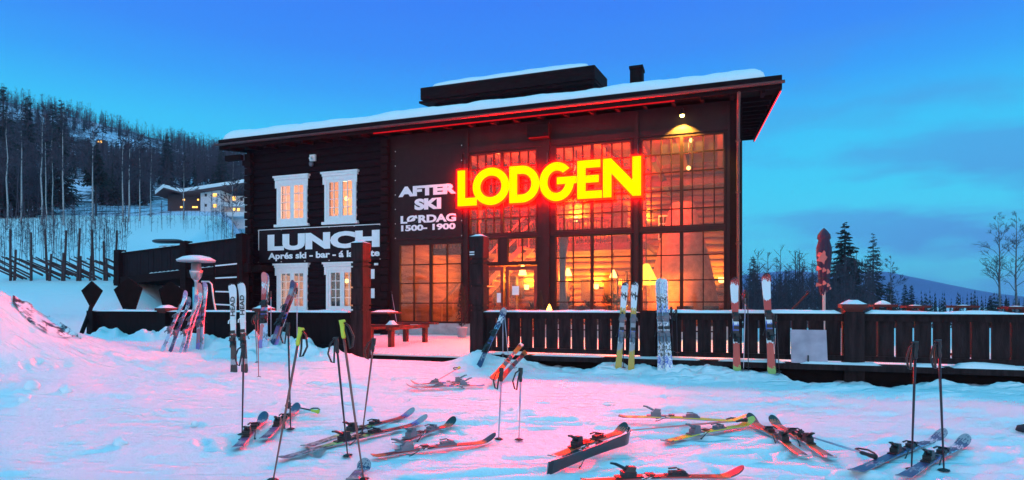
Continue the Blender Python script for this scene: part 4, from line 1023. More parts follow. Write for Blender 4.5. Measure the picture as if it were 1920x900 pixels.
# ------------------------------------------------------------------ roundpole fence on the slope
rf = thing('roundpole_fence', 'weathered roundpole fence with slanting rails on the snowy slope at left', 'fence', P(110, 515, 26))
rl = random.Random(12); DK = mat('weathered_pole', (.045, .026, .03), .85, 0, .4)
fd = lambda px: 26.5-.0*px
for px, yt in ((-8, 440), (22, 430), (28, 468), (58, 436), (60, 478), (87, 430), (95, 476), (117, 474), (122, 432), (147, 428), (152, 480), (170, 480), (175, 430), (195, 452), (200, 484), (218, 432), (222, 488)):
    d = fd(px); m = MB(); x = (px-960)/F*d; zb = hz(x, d)-.15; m.tube([(x, d+rl.uniform(-.08, .08), zb), P(px+rl.uniform(-3, 3), yt, d+rl.uniform(-.08, .08))], [.055, .04], 6); m.build('post', DK, rf)
for k in range(34):
    px = -45+k*8; d = fd(px)+rl.uniform(-.06, .06); m = MB(); y = 484+rl.uniform(-5, 7)
    x1 = px+rl.uniform(62, 82); x = (x1-960)/F*d; m.tube([P(px, y, d), P(x1, min(y+34, 524), d+.05)], [.03, .045], 6); m.build('rail', DK, rf)

# ------------------------------------------------------------------ trees
def spruce(name, base, h, rad, label, group=None, seed=0, dens=1.0, bare=.08, mtl=NEEDLE, detail=1.0):
    o = thing(name, label, 'tree', base, group); rl = random.Random(seed); base = Vector(base)
    m = MB(); m.tube([base-Vector((0, 0, .3)), base+Vector((0, 0, h*.5)), base+Vector((0, 0, h*.99))], [h*.014, h*.009, h*.002], 6); m.build('trunk', BARK, o)
    m = MB(); lv = int(30*detail)
    for k in range(lv):
        q = k/lv; z = h*(bare+(1-bare)*q); r = rad*(1-q)**.85*rl.uniform(.75, 1.12)+h*.008
        nb = max(4, int((9-4*q)*dens))
        for j in range(nb):
            an = 6.283*j/nb+rl.uniform(-.4, .4)+k; rr = r*rl.uniform(.65, 1.1); dd = Vector((math.cos(an), math.sin(an), 0)); sd_ = Vector((-dd.y, dd.x, 0))
            p0 = base+Vector((0, 0, z+h*rl.uniform(-.022, .022))); tip = p0+dd*rr+Vector((0, 0, -rr*rl.uniform(.05, .5)+h*.012))
            m.tube([p0, p0+dd*rr*.5+Vector((0, 0, -rr*.08)), tip], [.02*h/10, .014*h/10, .004], 3, cap=False)
            nl = int(22*dens*detail)
            for i in range(nl):
                u = rl.uniform(.12, 1.0); c = p0.lerp(tip, u)+Vector((0, 0, rl.uniform(-.03, .02)*rr)); sgn = rl.choice((-1, 1))
                l = rr*.30*(1.15-u*.7)+h*.010; e = c+(sd_*sgn*.8+dd*.55)*l+Vector((0, 0, -l*rl.uniform(.2, .8)))
                wv = (dd*.35+Vector((0, 0, rl.uniform(-.3, .3))))*l*.38
                m.add([c, (c+e)/2+wv, e, (c+e)/2-wv], [(0, 1, 2, 3)])
    m.build('crown', mtl, o); return o
def bare_tree(name, base, h, spread, label, group=None, seed=0, birch=True, depth=4, nb=15, bareto=.35, lean=0, rt=None, rmin=.014):
    o = thing(name, label, 'tree', base, group); rl = random.Random(seed); base = Vector(base)
    pts = [base+Vector((lean*q*q+rl.uniform(-.012, .012)*h*.6, rl.uniform(-.01, .01)*h, h*q-.2*(q == 0))) for q in (0, .2, .4, .6, .8, 1)]
    r0 = rt or h*.012
    m = MB(); m.tube(pts, [r0, r0*.85, r0*.7, r0*.5, r0*.3, r0*.08], 7); m.build('trunk', (BIRCH if base.x < 0 else GREYBARK), o)
    m = MB()
    def at(q): i = min(4, int(q*5)); return pts[i].lerp(pts[i+1], q*5-i)
    def br(p, d, l, r, lev):
        mid = p+d*l*.5+Vector((rl.uniform(-.1, .1), rl.uniform(-.1, .1), rl.uniform(-.02, .12)))*l; e = p+d*l+Vector((rl.uniform(-.12, .12), rl.uniform(-.12, .12), rl.uniform(-.12, .15)))*l
        m.tube([p, mid, e], [max(r, rmin), max(r*.7, rmin*.8), max(r*.3, rmin*.45)], 3, cap=False)
        if lev <= 0: return
        for k in range(rl.randint(3, 4)):
            u = rl.uniform(.25, 1.0); c = p.lerp(mid, u*2) if u < .5 else mid.lerp(e, u*2-1)
            nd = (d+Vector((rl.uniform(-1, 1), rl.uniform(-1, 1), rl.uniform(-.7, .8)))*.75).normalized(); br(c, nd, l*rl.uniform(.4, .62), r*.5, lev-1)
    for k in range(nb):
        q = bareto+(1-bareto)*(k+rl.random())/nb; q = min(.97, q); an = rl.uniform(0, 6.28)
        d = Vector((math.cos(an)*.75, math.sin(an)*.75, rl.uniform(.5, 1.0))).normalized()
        br(at(q), d, spread*(1.15-q)*rl.uniform(.8, 1.2), r0*.36*(1.2-q), depth-2)
    m.build('crown', TWIG, o); return o
def ground_at(px, d): x = (px-960)/F*d; return Vector((x, d, hz(x, d)))
BG = 'birches below the wooded hill'
bl = [(12, 58, 210, 'far left birch trunk at the photo edge, slim and pale'), (40, 62, 195, 'birch at left with a forked top, second from the photo edge'), (79, 58, 200, 'pale birch at left standing just right of the forked one'), (86, 64, 215, 'thin birch close behind the third pale trunk at left'), (118, 58, 205, 'thick pale birch left of the small hanging spruce'), (98, 66, 240, 'thin birch between two thicker trunks at left'), (174, 60, 230, 'pale birch trunk under the hanging spruce crown'), (230, 62, 250, 'left one of two close birches before the hotel slope'), (243, 62, 245, 'right one of two close birches before the hotel slope'), (262, 64, 255, 'birch just left of the hotel roof'), (283, 70, 280, 'thin birch in front of the hotel gable'), (345, 66, 300, 'thin bare tree in front of the hotel balconies'), (436, 62, 300, 'slim tree close to the lodge corner before the hotel')]
for i, (px, d, yt, lb) in enumerate(bl):
    b = ground_at(px, d); h = P(px, yt, d).z-b.z
    bare_tree('birch_tree', b, h, 2.2, lb, BG, 20+i, True, 5, 20, .38, rt=.085 if d < 63 else .065, rmin=.026)
sl_ = [(6, 80, 160, 3.0, 'tall dark spruce at the left photo edge'), (52, 92, 178, 3.4, 'dark spruce beside the left edge spruce on the hill'), (115, 84, 188, 2.6, 'dark spruce with pointed top on the hill skyline'), (180, 72, 268, 1.9, 'small spruce on a bare stem in the birch wood'), (98, 90, 192, 2.8, 'dark spruce left of the pointed one on the skyline'), (313, 130, 248, 3.0, 'dark rounded spruce on the hill above the hotel'), (416, 100, 264, 2.4, 'dark spruce right behind the lodge eave')]
for i, (px, d, yt, r, lb) in enumerate(sl_):
    b = ground_at(px, d); h = P(px, yt, d).z-b.z
    spruce('spruce_tree', b, h, r, lb, 'spruces on the wooded hill', 50+i, 1.0, .08 if i != 3 else .45)
# right side
for i, (px, d, yt, r, lb, dn) in enumerate(((1584, 55, 415, 2.3, 'tall broad dark spruce right of the closed parasol', 1.25), (1637, 60, 437, 1.75, 'slimmer open spruce right of the broad one', .75), (1413, 60, 480, 1.2, 'small dark spruce at the right corner of the lodge', 1), (1668, 80, 528, 1.3, 'short dark spruce in front of the blue mountain, left of two', 1), (1697, 90, 532, 1.2, 'short spruce before the mountain, left one of a close pair', 1), (1709, 92, 533, 1.3, 'short spruce before the mountain, right one of a close pair', 1), (1857, 70, 553, 1.0, 'little spruce below the bare birches at right', 1), (1887, 75, 558, 1.0, 'little spruce beneath the right hand birch', 1), (1474, 85, 505, 1.2, 'dark thin spruce in the thicket left of the parasol', 1), (1462, 80, 512, 1.1, 'lower spruce in the thicket near the lodge corner', 1))):
    b = ground_at(px, d); h = P(px, yt, d).z-b.z; spruce('spruce_tree', b, h, r*1.3, lb, 'spruces across the valley', 80+i, dn*1.35)
for i, (px, d, yt, sp_, lb) in enumerate(((1873, 40, 405, 1.9, 'tall bare birch with drooping twigs at right, left one of two'), (1905, 42, 400, 1.9, 'tall bare birch at the right photo edge'), (1670, 75, 480, 2.0, 'faint bare tree right of the slimmer spruce'), (1508, 70, 490, 1.8, 'bare tree behind the thicket left of the parasol'))):
    b = ground_at(px, d); h = P(px, yt, d).z-b.z; bare_tree('birch_tree', b, h, sp_, lb, 'bare trees across the valley', 110+i, True, 5, 22, .30, rt=.08 if i < 2 else .07, rmin=.008 if i < 2 else .016)

def thin_wood(name, spots, hr, kind, mtl, seed, nbr=9):
    rl = random.Random(seed); m = MB()
    for (x, y, z) in spots:
        h = rl.uniform(*hr); b = Vector((x, y, z)); r = h*(.0065 if h > 3.3 else .0055)
        if kind == 'spruce' or (kind == 'mix' and rl.random() < .16):
            m.tube([b, b+Vector((0, 0, h))], [r, .01], 3, 1)
            for k in range(9):
                q = .1+.9*k/9; rr = h*.17*(1-q)+.1
                for j in range(5):
                    an = rl.uniform(0, 6.28); d = Vector((math.cos(an), math.sin(an), -.35)); s_ = Vector((-d.y, d.x, .25))*rr*.42; p = b+Vector((0, 0, h*q)); m.add([p-s_*.5, p+d*rr, p+s_, p+Vector((0, 0, h*.07))], [(0, 1, 2, 3)], 1)
        else:
            top = b+Vector((rl.uniform(-.06, .06)*h, rl.uniform(-.06, .06)*h, h)); m.tube([b, b.lerp(top, .5), top], [r, r*.7, .015], 3, 0, cap=False)
            for k in range(nbr):
                q = rl.uniform(.25, .98); p = b.lerp(top, q); an = rl.uniform(0, 6.28); l = h*.24*(1.15-q*.7)
                e = p+Vector((math.cos(an)*.6, math.sin(an)*.6, rl.uniform(.3, .9)))*l; m.tube([p, e], [r*.45, r*.3], 3, 0, cap=False)
                for j in range(5):
                    c = p.lerp(e, rl.uniform(.3, 1)); f = c+Vector((rl.uniform(-1, 1), rl.uniform(-1, 1), rl.uniform(-.2, 1)))*l*.5; s_ = Vector((rl.uniform(-1, 1), rl.uniform(-1, 1), rl.uniform(-1, 1)))*r*.6; m.add([c-s_, c+s_, f], [(0, 1, 2)], 0)
    o = m.build(name, mtl); tag(o, kind='stuff'); return o
rl = random.Random(77); sp1 = []; 
def scatter(n, pxr, dr_, cond=None):
    out = []
    while len(out) < n:
        px = rl.uniform(*pxr); d = math.exp(rl.uniform(math.log(dr_[0]), math.log(dr_[1]))); x = (px-960)/F*d
        if cond and not cond(px, d, x): continue
        out.append((x, d, hz(x, d)-.2))
    return out
clear = lambda px, d, x: float(vnoise(np.array([x*.05+3]), np.array([d*.035+9]))[0]) < .60 and not (285 < px < 480 and d < 125)
thin_wood('hill_forest', scatter(5200, (-160, 560), (66, 300), clear), (4, 8.5), 'mix', [TWIG, NEEDLE], 5, 12)
thin_wood('ridge_forest', scatter(1500, (-100, 560), (240, 420)), (3, 5.5), 'mix', [TWIG, NEEDLE], 6, 12)
thin_wood('slope_thicket', scatter(300, (-60, 240), (29, 58)), (1.2, 3.0), 'bare', [TWIG, NEEDLE], 8, 6)
thin_wood('slope_thicket', scatter(60, (240, 470), (50, 62)), (1.2, 3.0), 'bare', [TWIG, NEEDLE], 9, 6)
thin_wood('slope_thicket', scatter(55, (395, 480), (58, 74)), (1.5, 3.5), 'bare', [TWIG, NEEDLE], 19, 9)
thin_wood('valley_thicket', scatter(560, (1395, 1640), (34, 85)), (2.6, 5.0), 'bare', [TWIG, NEEDLE], 10, 13)
thin_wood('valley_forest', scatter(420, (1560, 2100), (120, 320)), (5, 10), 'spruce', [TWIG, NEEDLE], 11)

# ------------------------------------------------------------------ hotel on the slope
hd = 78; hk = hd/F
hb = thing('hillside_hotel', 'pale hotel with snowy roof and lit balconies on the wooded slope', 'building', P(390, 412, hd))
HP = lambda x, y, e=0: P(x, y, hd)+Vector((0, e, 0))
def hbox(m, x0, x1, y0, y1, e0, e1, mi=0):
    a, b = HP(x0, y1), HP(x1, y0); m.box(a.x, b.x, hd+e0, hd+e1, a.z, b.z, mi)
HW = mat('hotel_wall', (.80, .76, .76), .8, 0, .1); HD = mat('hotel_timber', (.10, .06, .06), .8, 0, .2)
m = MB(); hbox(m, 376, 414, 357, 425, 0, 9); hbox(m, 414, 466, 362, 425, 2, 10); m.build('wall', HW, hb)
m = MB(); hbox(m, 306, 376, 362, 425, 1, 9); m.build('timber_wing', HD, hb)
m = MB()
for a, b, y0, y1 in ((300, 345, 366, 360), ):
    pass
def hroof(m, pts, th, e0, e1):
    for (x0, y0), (x1, y1) in zip(pts[:-1], pts[1:]):
        a, b = HP(x0, y0), HP(x1, y1); c = [Vector((a.x, hd+e0, a.z-th)), Vector((b.x, hd+e0, b.z-th)), Vector((b.x, hd+e1, b.z-th)), Vector((a.x, hd+e1, a.z-th))]; m.hexa(c+[p+Vector((0, 0, th)) for p in c])
m = MB(); hroof(m, [(300, 364), (316, 352), (350, 361), (466, 343)], .35, -1.2, 10); rfo = m.build('roof', HD, hb)
m = MB(); hroof(m, [(302, 361), (317, 349), (350, 357.5), (465, 340)], .42, -1.32, 10); m.build('roof_snow', SNOWP, rfo)
m = MB(); hbox(m, 405, 414, 342, 350, 3, 5); m.build('chimney', HW, rfo)
for y in (378, 397):
    m = MB(); hbox(m, 414, 464, y, y+7, .2, .4); hbox(m, 414, 464, y+7, y+8, .2, 2); m.build('balcony', HW, hb)
for i, (x, y, w_, h_, lit) in enumerate(((386, 366, 4, 5, 0), (403, 366, 7, 6, 1), (386, 385, 4, 5, 0), (403, 386, 6, 6, 1), (425, 367, 6, 7, 1), (440, 368, 5, 7, 0), (455, 370, 7, 7, 1), (425, 387, 5, 6, 1), (434, 388, 4, 6, 1), (452, 388, 6, 6, 0), (337, 372, 4, 3, 1), (364, 372, 3, 3, 1), (332, 386, 4, 3, 1), (358, 386, 10, 3, 1), (378, 404, 5, 6, 1))):
    e = -.03 if x < 414 else 1.97
    if x < 376: e = .97
    m = MB(); hbox(m, x-w_/2, x+w_/2, y-h_/2, y+h_/2, e, e+.02); m.build('window', MATS.get('hotel_lit') or emitter('hotel_lit', (1, .50, .10), 3) if lit else BLK, hb)
ld = bpy.data.lights.new('porch_light', 'POINT'); ld.energy = 220; ld.color = (1, .55, .2); ld.shadow_soft_size = .2; lo = bpy.data.objects.new('porch_light', ld); C.objects.link(lo); lo.parent = hb; lo.matrix_local = Matrix.Translation(HP(372, 402)-HP(390, 412)+Vector((0, -.8, 0)))
# a single lit cabin window on the hill
cb = ground_at(187, 170); o = thing('hill_cabin', 'tiny cabin with a lit window high on the wooded hill', 'cabin', cb); cz = P(187, 266, 170).z
m = MB(); m.box(cb.x-1.0, cb.x+1.0, cb.y, cb.y+2, cb.z-1, cz+.7); m.build('wall', HD, o)
m = MB(); m.box(cb.x-.7, cb.x-.15, cb.y-.03, cb.y, cz-.3, cz+.3); m.box(cb.x+.15, cb.x+.7, cb.y-.03, cb.y, cz-.3, cz+.3); m.build('window', MATS['hotel_lit'], o)

# ------------------------------------------------------------------ skis and poles
def skimat(name, stops, noise=.06, scale=5):
    m = bpy.data.materials.new(name); m.use_nodes = True; t = m.node_tree; b = t.nodes['Principled BSDF']; b.inputs['Roughness'].default_value = .32; b.inputs['Coat Weight'].default_value = .15
    uv = N(t, 'ShaderNodeTexCoord'); sx = N(t, 'ShaderNodeSeparateXYZ'); t.links.new(uv.outputs['Generated'], sx.inputs[0])
    n = N(t, 'ShaderNodeTexNoise'); n.inputs['Scale'].default_value = scale; n.inputs['Detail'].default_value = 2
    mpn = N(t, 'ShaderNodeMapping'); mpn.inputs['Scale'].default_value = (4, 1.2, 1); t.links.new(uv.outputs['Generated'], mpn.inputs[0]); t.links.new(mpn.outputs[0], n.inputs['Vector'])
    a = N(t, 'ShaderNodeMath', operation='MULTIPLY_ADD'); a.inputs[1].default_value = noise*4; t.links.new(n.outputs[0], a.inputs[0])
    s_ = N(t, 'ShaderNodeMath', operation='SUBTRACT'); s_.inputs[1].default_value = noise*2; t.links.new(sx.outputs['X'], s_.inputs[0]); t.links.new(s_.outputs[0], a.inputs[2])
    r = ramp(t, stops, 'CONSTANT'); t.links.new(a.outputs[0], r.inputs[0]); t.links.new(r.outputs[0], b.inputs['Base Color']); MATS[name] = m; return m
K_ = (.015, .015, .02); W_ = (.78, .78, .8); RD = (.55, .045, .035); OR = (.75, .14, .04); BL = (.05, .13, .5); YE = (.72, .62, .03); GY = (.30, .32, .36); PK = (.75, .2, .2); GOLD = (.52, .33, .05); DB = (.03, .05, .13)
SK = {
 'white': skimat('ski_white_black', [(0, K_), (.10, GY), (.16, K_), (.36, W_), (.40, RD), (.44, W_), (.98, K_)], .015),
 'goldy': skimat('ski_gold', [(0, GOLD), (.22, GY), (.30, W_), (.36, BL), (.44, GY), (.58, GOLD), (.70, W_), (.82, K_), (.86, W_), (.96, K_)], .05),
 'camo': skimat('ski_white_blue', [(x/15, (W_, BL, W_, K_, W_, (.3, .42, .6), W_, DB)[k % 8]) for k, x in enumerate(range(15))], .12, 7),
 'redwhite': skimat('ski_red_white', [(0, (.25, .4, .1)), (.06, RD), (.30, W_), (.34, K_), (.42, BL), (.50, W_), (.56, K_), (.62, RD), (.74, W_), (.93, RD), (.97, K_)], .03),
 'blueblack': skimat('ski_blue_black', [(0, DB), (.15, GY), (.20, DB), (.40, BL), (.44, DB), (.60, (.2, .5, .7)), (.68, DB), (.78, W_), (.84, DB), (.93, GY)], .08),
 'orange': skimat('ski_orange', [(0, W_), (.05, K_), (.08, OR), (.30, W_), (.36, K_), (.40, OR), (.68, RD), (.78, OR), (.88, K_), (.91, OR), (.94, K_)], .04),
 'red': skimat('ski_red', [(0, OR), (.10, K_), (.14, RD), (.36, W_), (.40, K_), (.46, RD), (.80, OR), (.90, K_)], .04),
 'yellow': skimat('ski_yellow', [(0, K_), (.06, YE), (.12, OR), (.16, YE), (.34, W_), (.40, YE), (.70, (.45, .6, .1)), (.76, YE), (.93, (.3, .6, .1))], .04),
 'dark': skimat('ski_dark_green', [(0, DB), (.06, GY), (.12, K_), (.16, GY), (.20, K_), (.26, (.2, .5, .15)), (.36, K_), (.50, (.25, .45, .1)), (.56, RD), (.62, K_), (.66, RD), (.74, K_), (.77, RD), (.86, K_), (.88, BL), (.92, GY)], .06),
 'purple': skimat('ski_purple', [(0, DB), (.10, GY), (.18, (.2, .1, .25)), (.42, K_), (.52, (.4, .1, .2)), (.70, RD), (.78, GY), (.88, DB)], .05),
 'pink': skimat('ski_pink', [(0, (.3, .2, .5)), (.12, PK), (.30, W_), (.40, BL), (.50, PK), (.60, RD), (.72, PK), (.80, W_), (.84, PK)], .06),
 'ice': skimat('ski_ice_blue', [(0, (.5, .6, .75)), (.12, K_), (.16, (.5, .6, .75)), (.30, W_), (.36, DB), (.42, (.3, .42, .6)), (.60, W_), (.66, DB), (.72, W_), (.90, (.4, .2, .4))], .10, 9),
}
SKB = mat('ski_base', (.02, .02, .028), .3, 0, .2); SKS = mat('ski_edge', (.35, .35, .4), .35, .6, .2)
def frame(p0, p1, up):
    x = (p1-p0).normalized(); z = (up-x*up.dot(x)).normalized(); y = z.cross(x)
    M = Matrix((x, y, z)).transposed().to_4x4(); M.translation = p0; return M
def binding_meshes():
    t = MB()
    t.box(-.10, .10, -.033, .033, .0, .016); t.box(-.06, .03, -.03, .03, .016, .05)
    t.add([(.03, -.034, .016), (.03, .034, .016), (.09, .02, .016), (.09, -.02, .016), (.02, -.040, .075), (.02, .040, .075), (.07, .016, .055), (.07, -.016, .055)], [(0, 3, 2, 1), (4, 5, 6, 7), (0, 1, 5, 4), (1, 2, 6, 5), (2, 3, 7, 6), (3, 0, 4, 7)])
    t.tube([(.02, -.04, .07), (-.05, -.048, .062)], .010, 5); t.tube([(.02, .04, .07), (-.05, .048, .062)], .010, 5)
    h = MB(); h.box(-.12, .11, -.033, .033, 0, .016); h.box(-.07, .05, -.03, .03, .016, .07)
    h.add([(-.05, -.03, .07), (-.05, .03, .07), (.04, .03, .07), (.04, -.03, .07), (-.02, -.022, .125), (-.02, .022, .125), (.05, .022, .115), (.05, -.022, .115)], [(0, 3, 2, 1), (4, 5, 6, 7), (0, 1, 5, 4), (1, 2, 6, 5), (2, 3, 7, 6), (3, 0, 4, 7)])
    h.tube([(-.04, 0, .10), (-.12, 0, .155), (-.16, 0, .165)], [.018, .016, .012], 6)
    b = MB()
    for q in (-1, 1): b.tube([(.12, q*.045, .02), (.06, q*.052, .0), (-.03, q*.060, -.055), (-.06, q*.068, -.06)], [.004, .004, .006, .010], 5)
    b.box(.09, .16, -.03, .03, .022, .034)
    return t, h, b
BT, BH, BB = binding_meshes()
def ski(p0, p1, up, top, label, group=None, wid=1.0, bind=True, bmat=BLK, tmat=None, base=None, rock=.07):
    p0, p1 = Vector(p0), Vector(p1); Ls = (p1-p0).length; o = thing('ski', label, 'ski', frame(p0, p1, Vector(up)), group)
    m = MB(); n = 40; xs = [Ls*(1-math.cos(math.pi*k/n))/2 for k in range(n+1)]
    secs = []
    for x in xs:
        q = x/Ls; hw = wid*(.036+.020*(abs(q-.42)/.58)**2.0+.004*(q < .42)*(.42-q))
        if q > .93: hw *= math.sqrt(max(0.0, 1-((q-.93)/.07)**2.4))
        if q < .015: hw *= .86
        zz = (rock*((q-.85)/.15)**2 if q > .85 else 0)+(.012*((.04-q)/.04) if q < .04 else 0)+.006*math.sin(math.pi*min(1, q/.85)); th_ = .008+.012*math.exp(-((q-.48)/.25)**2)
        secs.append([(x, -hw, zz), (x, -hw, zz+th_*.5), (x, -hw*.88, zz+th_), (x, hw*.88, zz+th_), (x, hw, zz+th_*.5), (x, hw, zz)])
    for k in range(n):
        a, b = secs[k], secs[k+1]
        for j, mi in ((0, 1), (1, 0), (2, 0), (3, 0), (4, 1), (5, 2)):
            j2 = (j+1) % 6; m.add([a[j], b[j], b[j2], a[j2]], [(0, 1, 2, 3)][::1], mi)
    m.add(secs[0], [(5, 4, 3, 2, 1, 0)], 1); m.build('board', [SK[top], SKS, base or SKB], o, local=True)
    if bind:
        for src, nm, x, mm in ((BT, 'toe_binding', .58, tmat or bmat), (BH, 'heel_binding', .58-.34/Ls, bmat), (BB, 'brake', .58-.30/Ls, BLK)):
            q = MB(); q.v = [(v[0]*.85+x*Ls, v[1]*wid, v[2]*.62+.022) for v in src.v]; q.f = src.f; q.m = src.m; q.build(nm, mm, o, local=True)
    return o
GRY = mat('grip_yellow', (.62, .66, .05), .5, 0, .1); SHAFT = mat('pole_dark', (.03, .02, .03), .35, .3, .3, 4); SHR = mat('pole_red', (.5, .08, .08), .35, .3, .3, 4); SHG = mat('pole_grey', (.5, .45, .55), .3, .6, .2); SHP = mat('pole_bronze', (.22, .09, .08), .35, .4, .3)
SHY_ = mat('pole_pink', (.75, .25, .25), .4, 0, .2)
def pole(p0, p1, label, shaft=SHAFT, grip=BLK, group='ski poles planted in the snow', strap=True, side=1):
    p0, p1 = Vector(p0), Vector(p1); Lp = (p1-p0).length
    up = Vector((0, -1, 0)) if abs((p1-p0).normalized().z) > .5 else Vector((0, 0, 1))
    o = thing('ski_pole', label, 'ski pole', frame(p0, p1, up), group)
    m = MB(); m.tube([(0, 0, 0), (.05, 0, 0), (Lp*.5, 0, 0), (Lp-.1, 0, 0)], [.003, .0055, .0085, .0095], 7); m.build('shaft', shaft, o, True, True)
    m = MB(); n = 14
    for x0, r0, x1, r1 in ((.065, .045, .072, .012), ):
        vs = [(x0+(.006 if j % 2 else 0), r0*math.cos(6.283*j/n)*(1 if j % 2 else .8), r0*math.sin(6.283*j/n)*(1 if j % 2 else .8)) for j in range(n)]+[(x0+.018, .011*math.cos(6.283*j/n), .011*math.sin(6.283*j/n)) for j in range(n)]+[(x0-.006, .010*math.cos(6.283*j/n), .010*math.sin(6.283*j/n)) for j in range(n)]
        m.add(vs, [(j, (j+1) % n, n+(j+1) % n, n+j) for j in range(n)]+[((j+1) % n, j, 2*n+j, 2*n+(j+1) % n) for j in range(n)])
    m.build('basket', BLK, o, False, True)
    m = MB(); m.tube([(Lp-.135, 0, 0), (Lp-.12, 0, 0), (Lp-.08, .002, 0), (Lp-.05, -.002, 0), (Lp-.02, 0, 0), (Lp-.006, .006*side, 0), (Lp, .006*side, 0)], [.012, .0165, .0145, .017, .018, .026, .018], 8); m.build('grip', grip, o, True, True)
    if strap:
        m = MB(); pts = [(Lp-.02, .012*side, 0), (Lp-.05, .05*side, .01), (Lp-.13, .075*side, .015), (Lp-.20, .055*side, .01), (Lp-.21, .035*side, .005), (Lp-.15, .03*side, -.005), (Lp-.04, .014*side, -.004)]
        m.tube(pts, .008, 5); m.build('strap', BLK, o, True, True)
    return o
CAMUP = Vector((0, -1, 0.05)); UP = Vector((0, 0, 1))
def at_depth(px, py, d): return P(px, py, d)
def upright(px0, py0, px1, py1, top, label, lean=.25, group=None, up=None, **kw):
    kw['wid'] = kw.get('wid', 1.0)*1.3
    b = G(px0, py0); fd0 = W(sp(px0, FT), FT, 0).y; fd1 = W(sp(px1, FT), FT, 0).y
    if b.y > fd0-.42: b = P(px0, py0, fd0-.42)
    t = P(px1, py1, min(b.y+lean, fd1-.16)); return ski(b-Vector((0, 0, .03)), t, up or CAMUP, top, label, group, **kw)
def planted(px0, py0, px1, py1, label, lean=0.0, **kw):
    b = G(px0, py0); fd0 = W(sp(px0, FT), FT, 0).y; fd1 = W(sp(px1, FT), FT, 0).y
    if fd0-.36 < b.y: b = P(px0, py0, fd0-.36)
    t = P(px1, py1, min(b.y+lean, fd1-.14) if py1 > 500 and b.y > 8 else b.y+lean); d = (t-b).normalized(); return pole(b-d*.06, t, label, **kw)
def ground_ski(tail, tip, top, label, up=UP, lift=.03, group='skis lying on the snow', **kw):
    return ski(G(*tail, lift), G(*tip, lift), up, top, label, group, **kw)
GU = 'skis standing upright in the snow'
# standing skis: white lettered pair on the left
for (x0, y0, x1, y1, lb) in ((439, 698, 437, 532, 'white upright ski with black HEAD lettering, left one of the pair'), (459, 697, 454, 529, 'white upright ski with black HEAD lettering, right one of the pair')):
    o = upright(x0, y0, x1, y1, 'white', lb, .12, GU, wid=1.05, tmat=WHITE)
    Ls = (P(x1, y1, G(x0, y0).y+.12)-G(x0, y0)).length
    ex = MB(); M = XF[o.name]
    text_on('HEAD', 0, 1, 0, 1, 0, BLK, o, .02, fn=lambda u, v, q: M @ Vector((Ls*(.65+.22*u), (v-.5)*.078, .0285+q)), ext=.004)
# left group leaning on the fence
for i, (x0, y0, x1, y1, k, lb) in enumerate(((303, 659, 352, 548, 'ice', 'pale blue ski leaning at the far left of the group on the low fence'), (318, 660, 358, 560, 'blueblack', 'dark patterned ski second from the left of the leaning group'), (338, 661, 372, 556, 'ice', 'pale speckled ski third from the left of the leaning group'), (346, 660, 379, 552, 'camo', 'white blue ski in the middle of the leaning group'), (371, 655, 377, 533, 'pink', 'ski with pink tip in the leaning group by the heater'), (377, 655, 387, 531, 'ice', 'rightmost pale ski of the leaning group by the heater'))):
    upright(x0, y0, x1, y1, k, lb, .9, GU, up=Vector((-.35, -1, .2)), bmat=GREYPL)
upright(490, 650, 497, 512, 'pink', 'pink upright ski right of the lettered white pair', .5, GU); upright(497, 648, 500, 514, 'ice', 'bluish upright ski tucked behind the pink one', .55, GU)
upright(509, 646, 552, 528, 'purple', 'purple ski slanting right against the low fence', .7, GU, up=Vector((-.4, -1, .3))); upright(516, 647, 557, 532, 'pink', 'reddish ski slanting close beside the purple one', .75, GU, up=Vector((-.4, -1, .3)))
# right fence
upright(1159, 690, 1172, 530, 'goldy', 'gold and white upright ski at the right fence, left one of the pair', .3, GU, bmat=GREYPL); upright(1183, 693, 1190, 529, 'goldy', 'gold and white upright ski at the right fence, right one of the pair', .3, GU, bmat=GREYPL)
upright(1240, 694, 1236, 523, 'camo', 'wide white ski with blue pattern, left one of the pair at the fence post', .3, GU, wid=1.15, bmat=GREYPL); upright(1255, 693, 1243, 524, 'camo', 'wide white ski with blue pattern, right one of the pair at the fence post', .34, GU, wid=1.15, bmat=GREYPL)
upright(1382, 695, 1376, 521, 'redwhite', 'red and white upright ski left of two against the right fence', .32, GU, wid=1.15); upright(1447, 698, 1435, 513, 'redwhite', 'red and white ski tilted left, right one of two against the fence', .32, GU, wid=1.2)
upright(897, 686, 948, 580, 'blueblack', 'blue black ski slanting against the fence beside the right gate post', .45, GU, up=Vector((-.5, -1, .3)))
# poles at the fences
for (x0, y0, x1, y1, lb, kw) in ((1169, 690, 1167, 585, 'black pole behind the gold skis at the fence', {}), (1262, 660, 1259, 575, 'dark pole just right of the blue patterned skis', {}), (1270, 662, 1268, 580, 'second dark pole right of the blue patterned skis', {}),
        (1394, 693, 1398, 545, 'grey pole with black grip right of the left red white ski', dict(shaft=SHG)), (1403, 690, 1402, 548, 'dark pole with black grip close to the grey one', {}), (1461, 697, 1455, 590, 'black pole right of the tilted red white ski', {}), (1455, 694, 1450, 588, 'thin black pole hugging the tilted red white ski', {}),
        (485, 708, 483, 585, 'reddish pole with snow basket between lettered and pink skis', dict(shaft=SHR)), (482, 680, 478, 590, 'bronze pole just left of the pink ski', dict(shaft=SHP)), (508, 640, 508, 546, 'thin grey pole right of the pink ski', dict(shaft=SHG)), (557, 640, 557, 540, 'thin grey pole standing before the lower white window', dict(shaft=SHG)),
        (943, 665, 943, 578, 'black pole crossing the blue black ski at the fence', dict(shaft=SHG)), (953, 668, 945, 580, 'grey blue pole slanting below the blue black ski', dict(shaft=SHG))):
    planted(x0, y0, x1, y1, lb, .15, **kw)
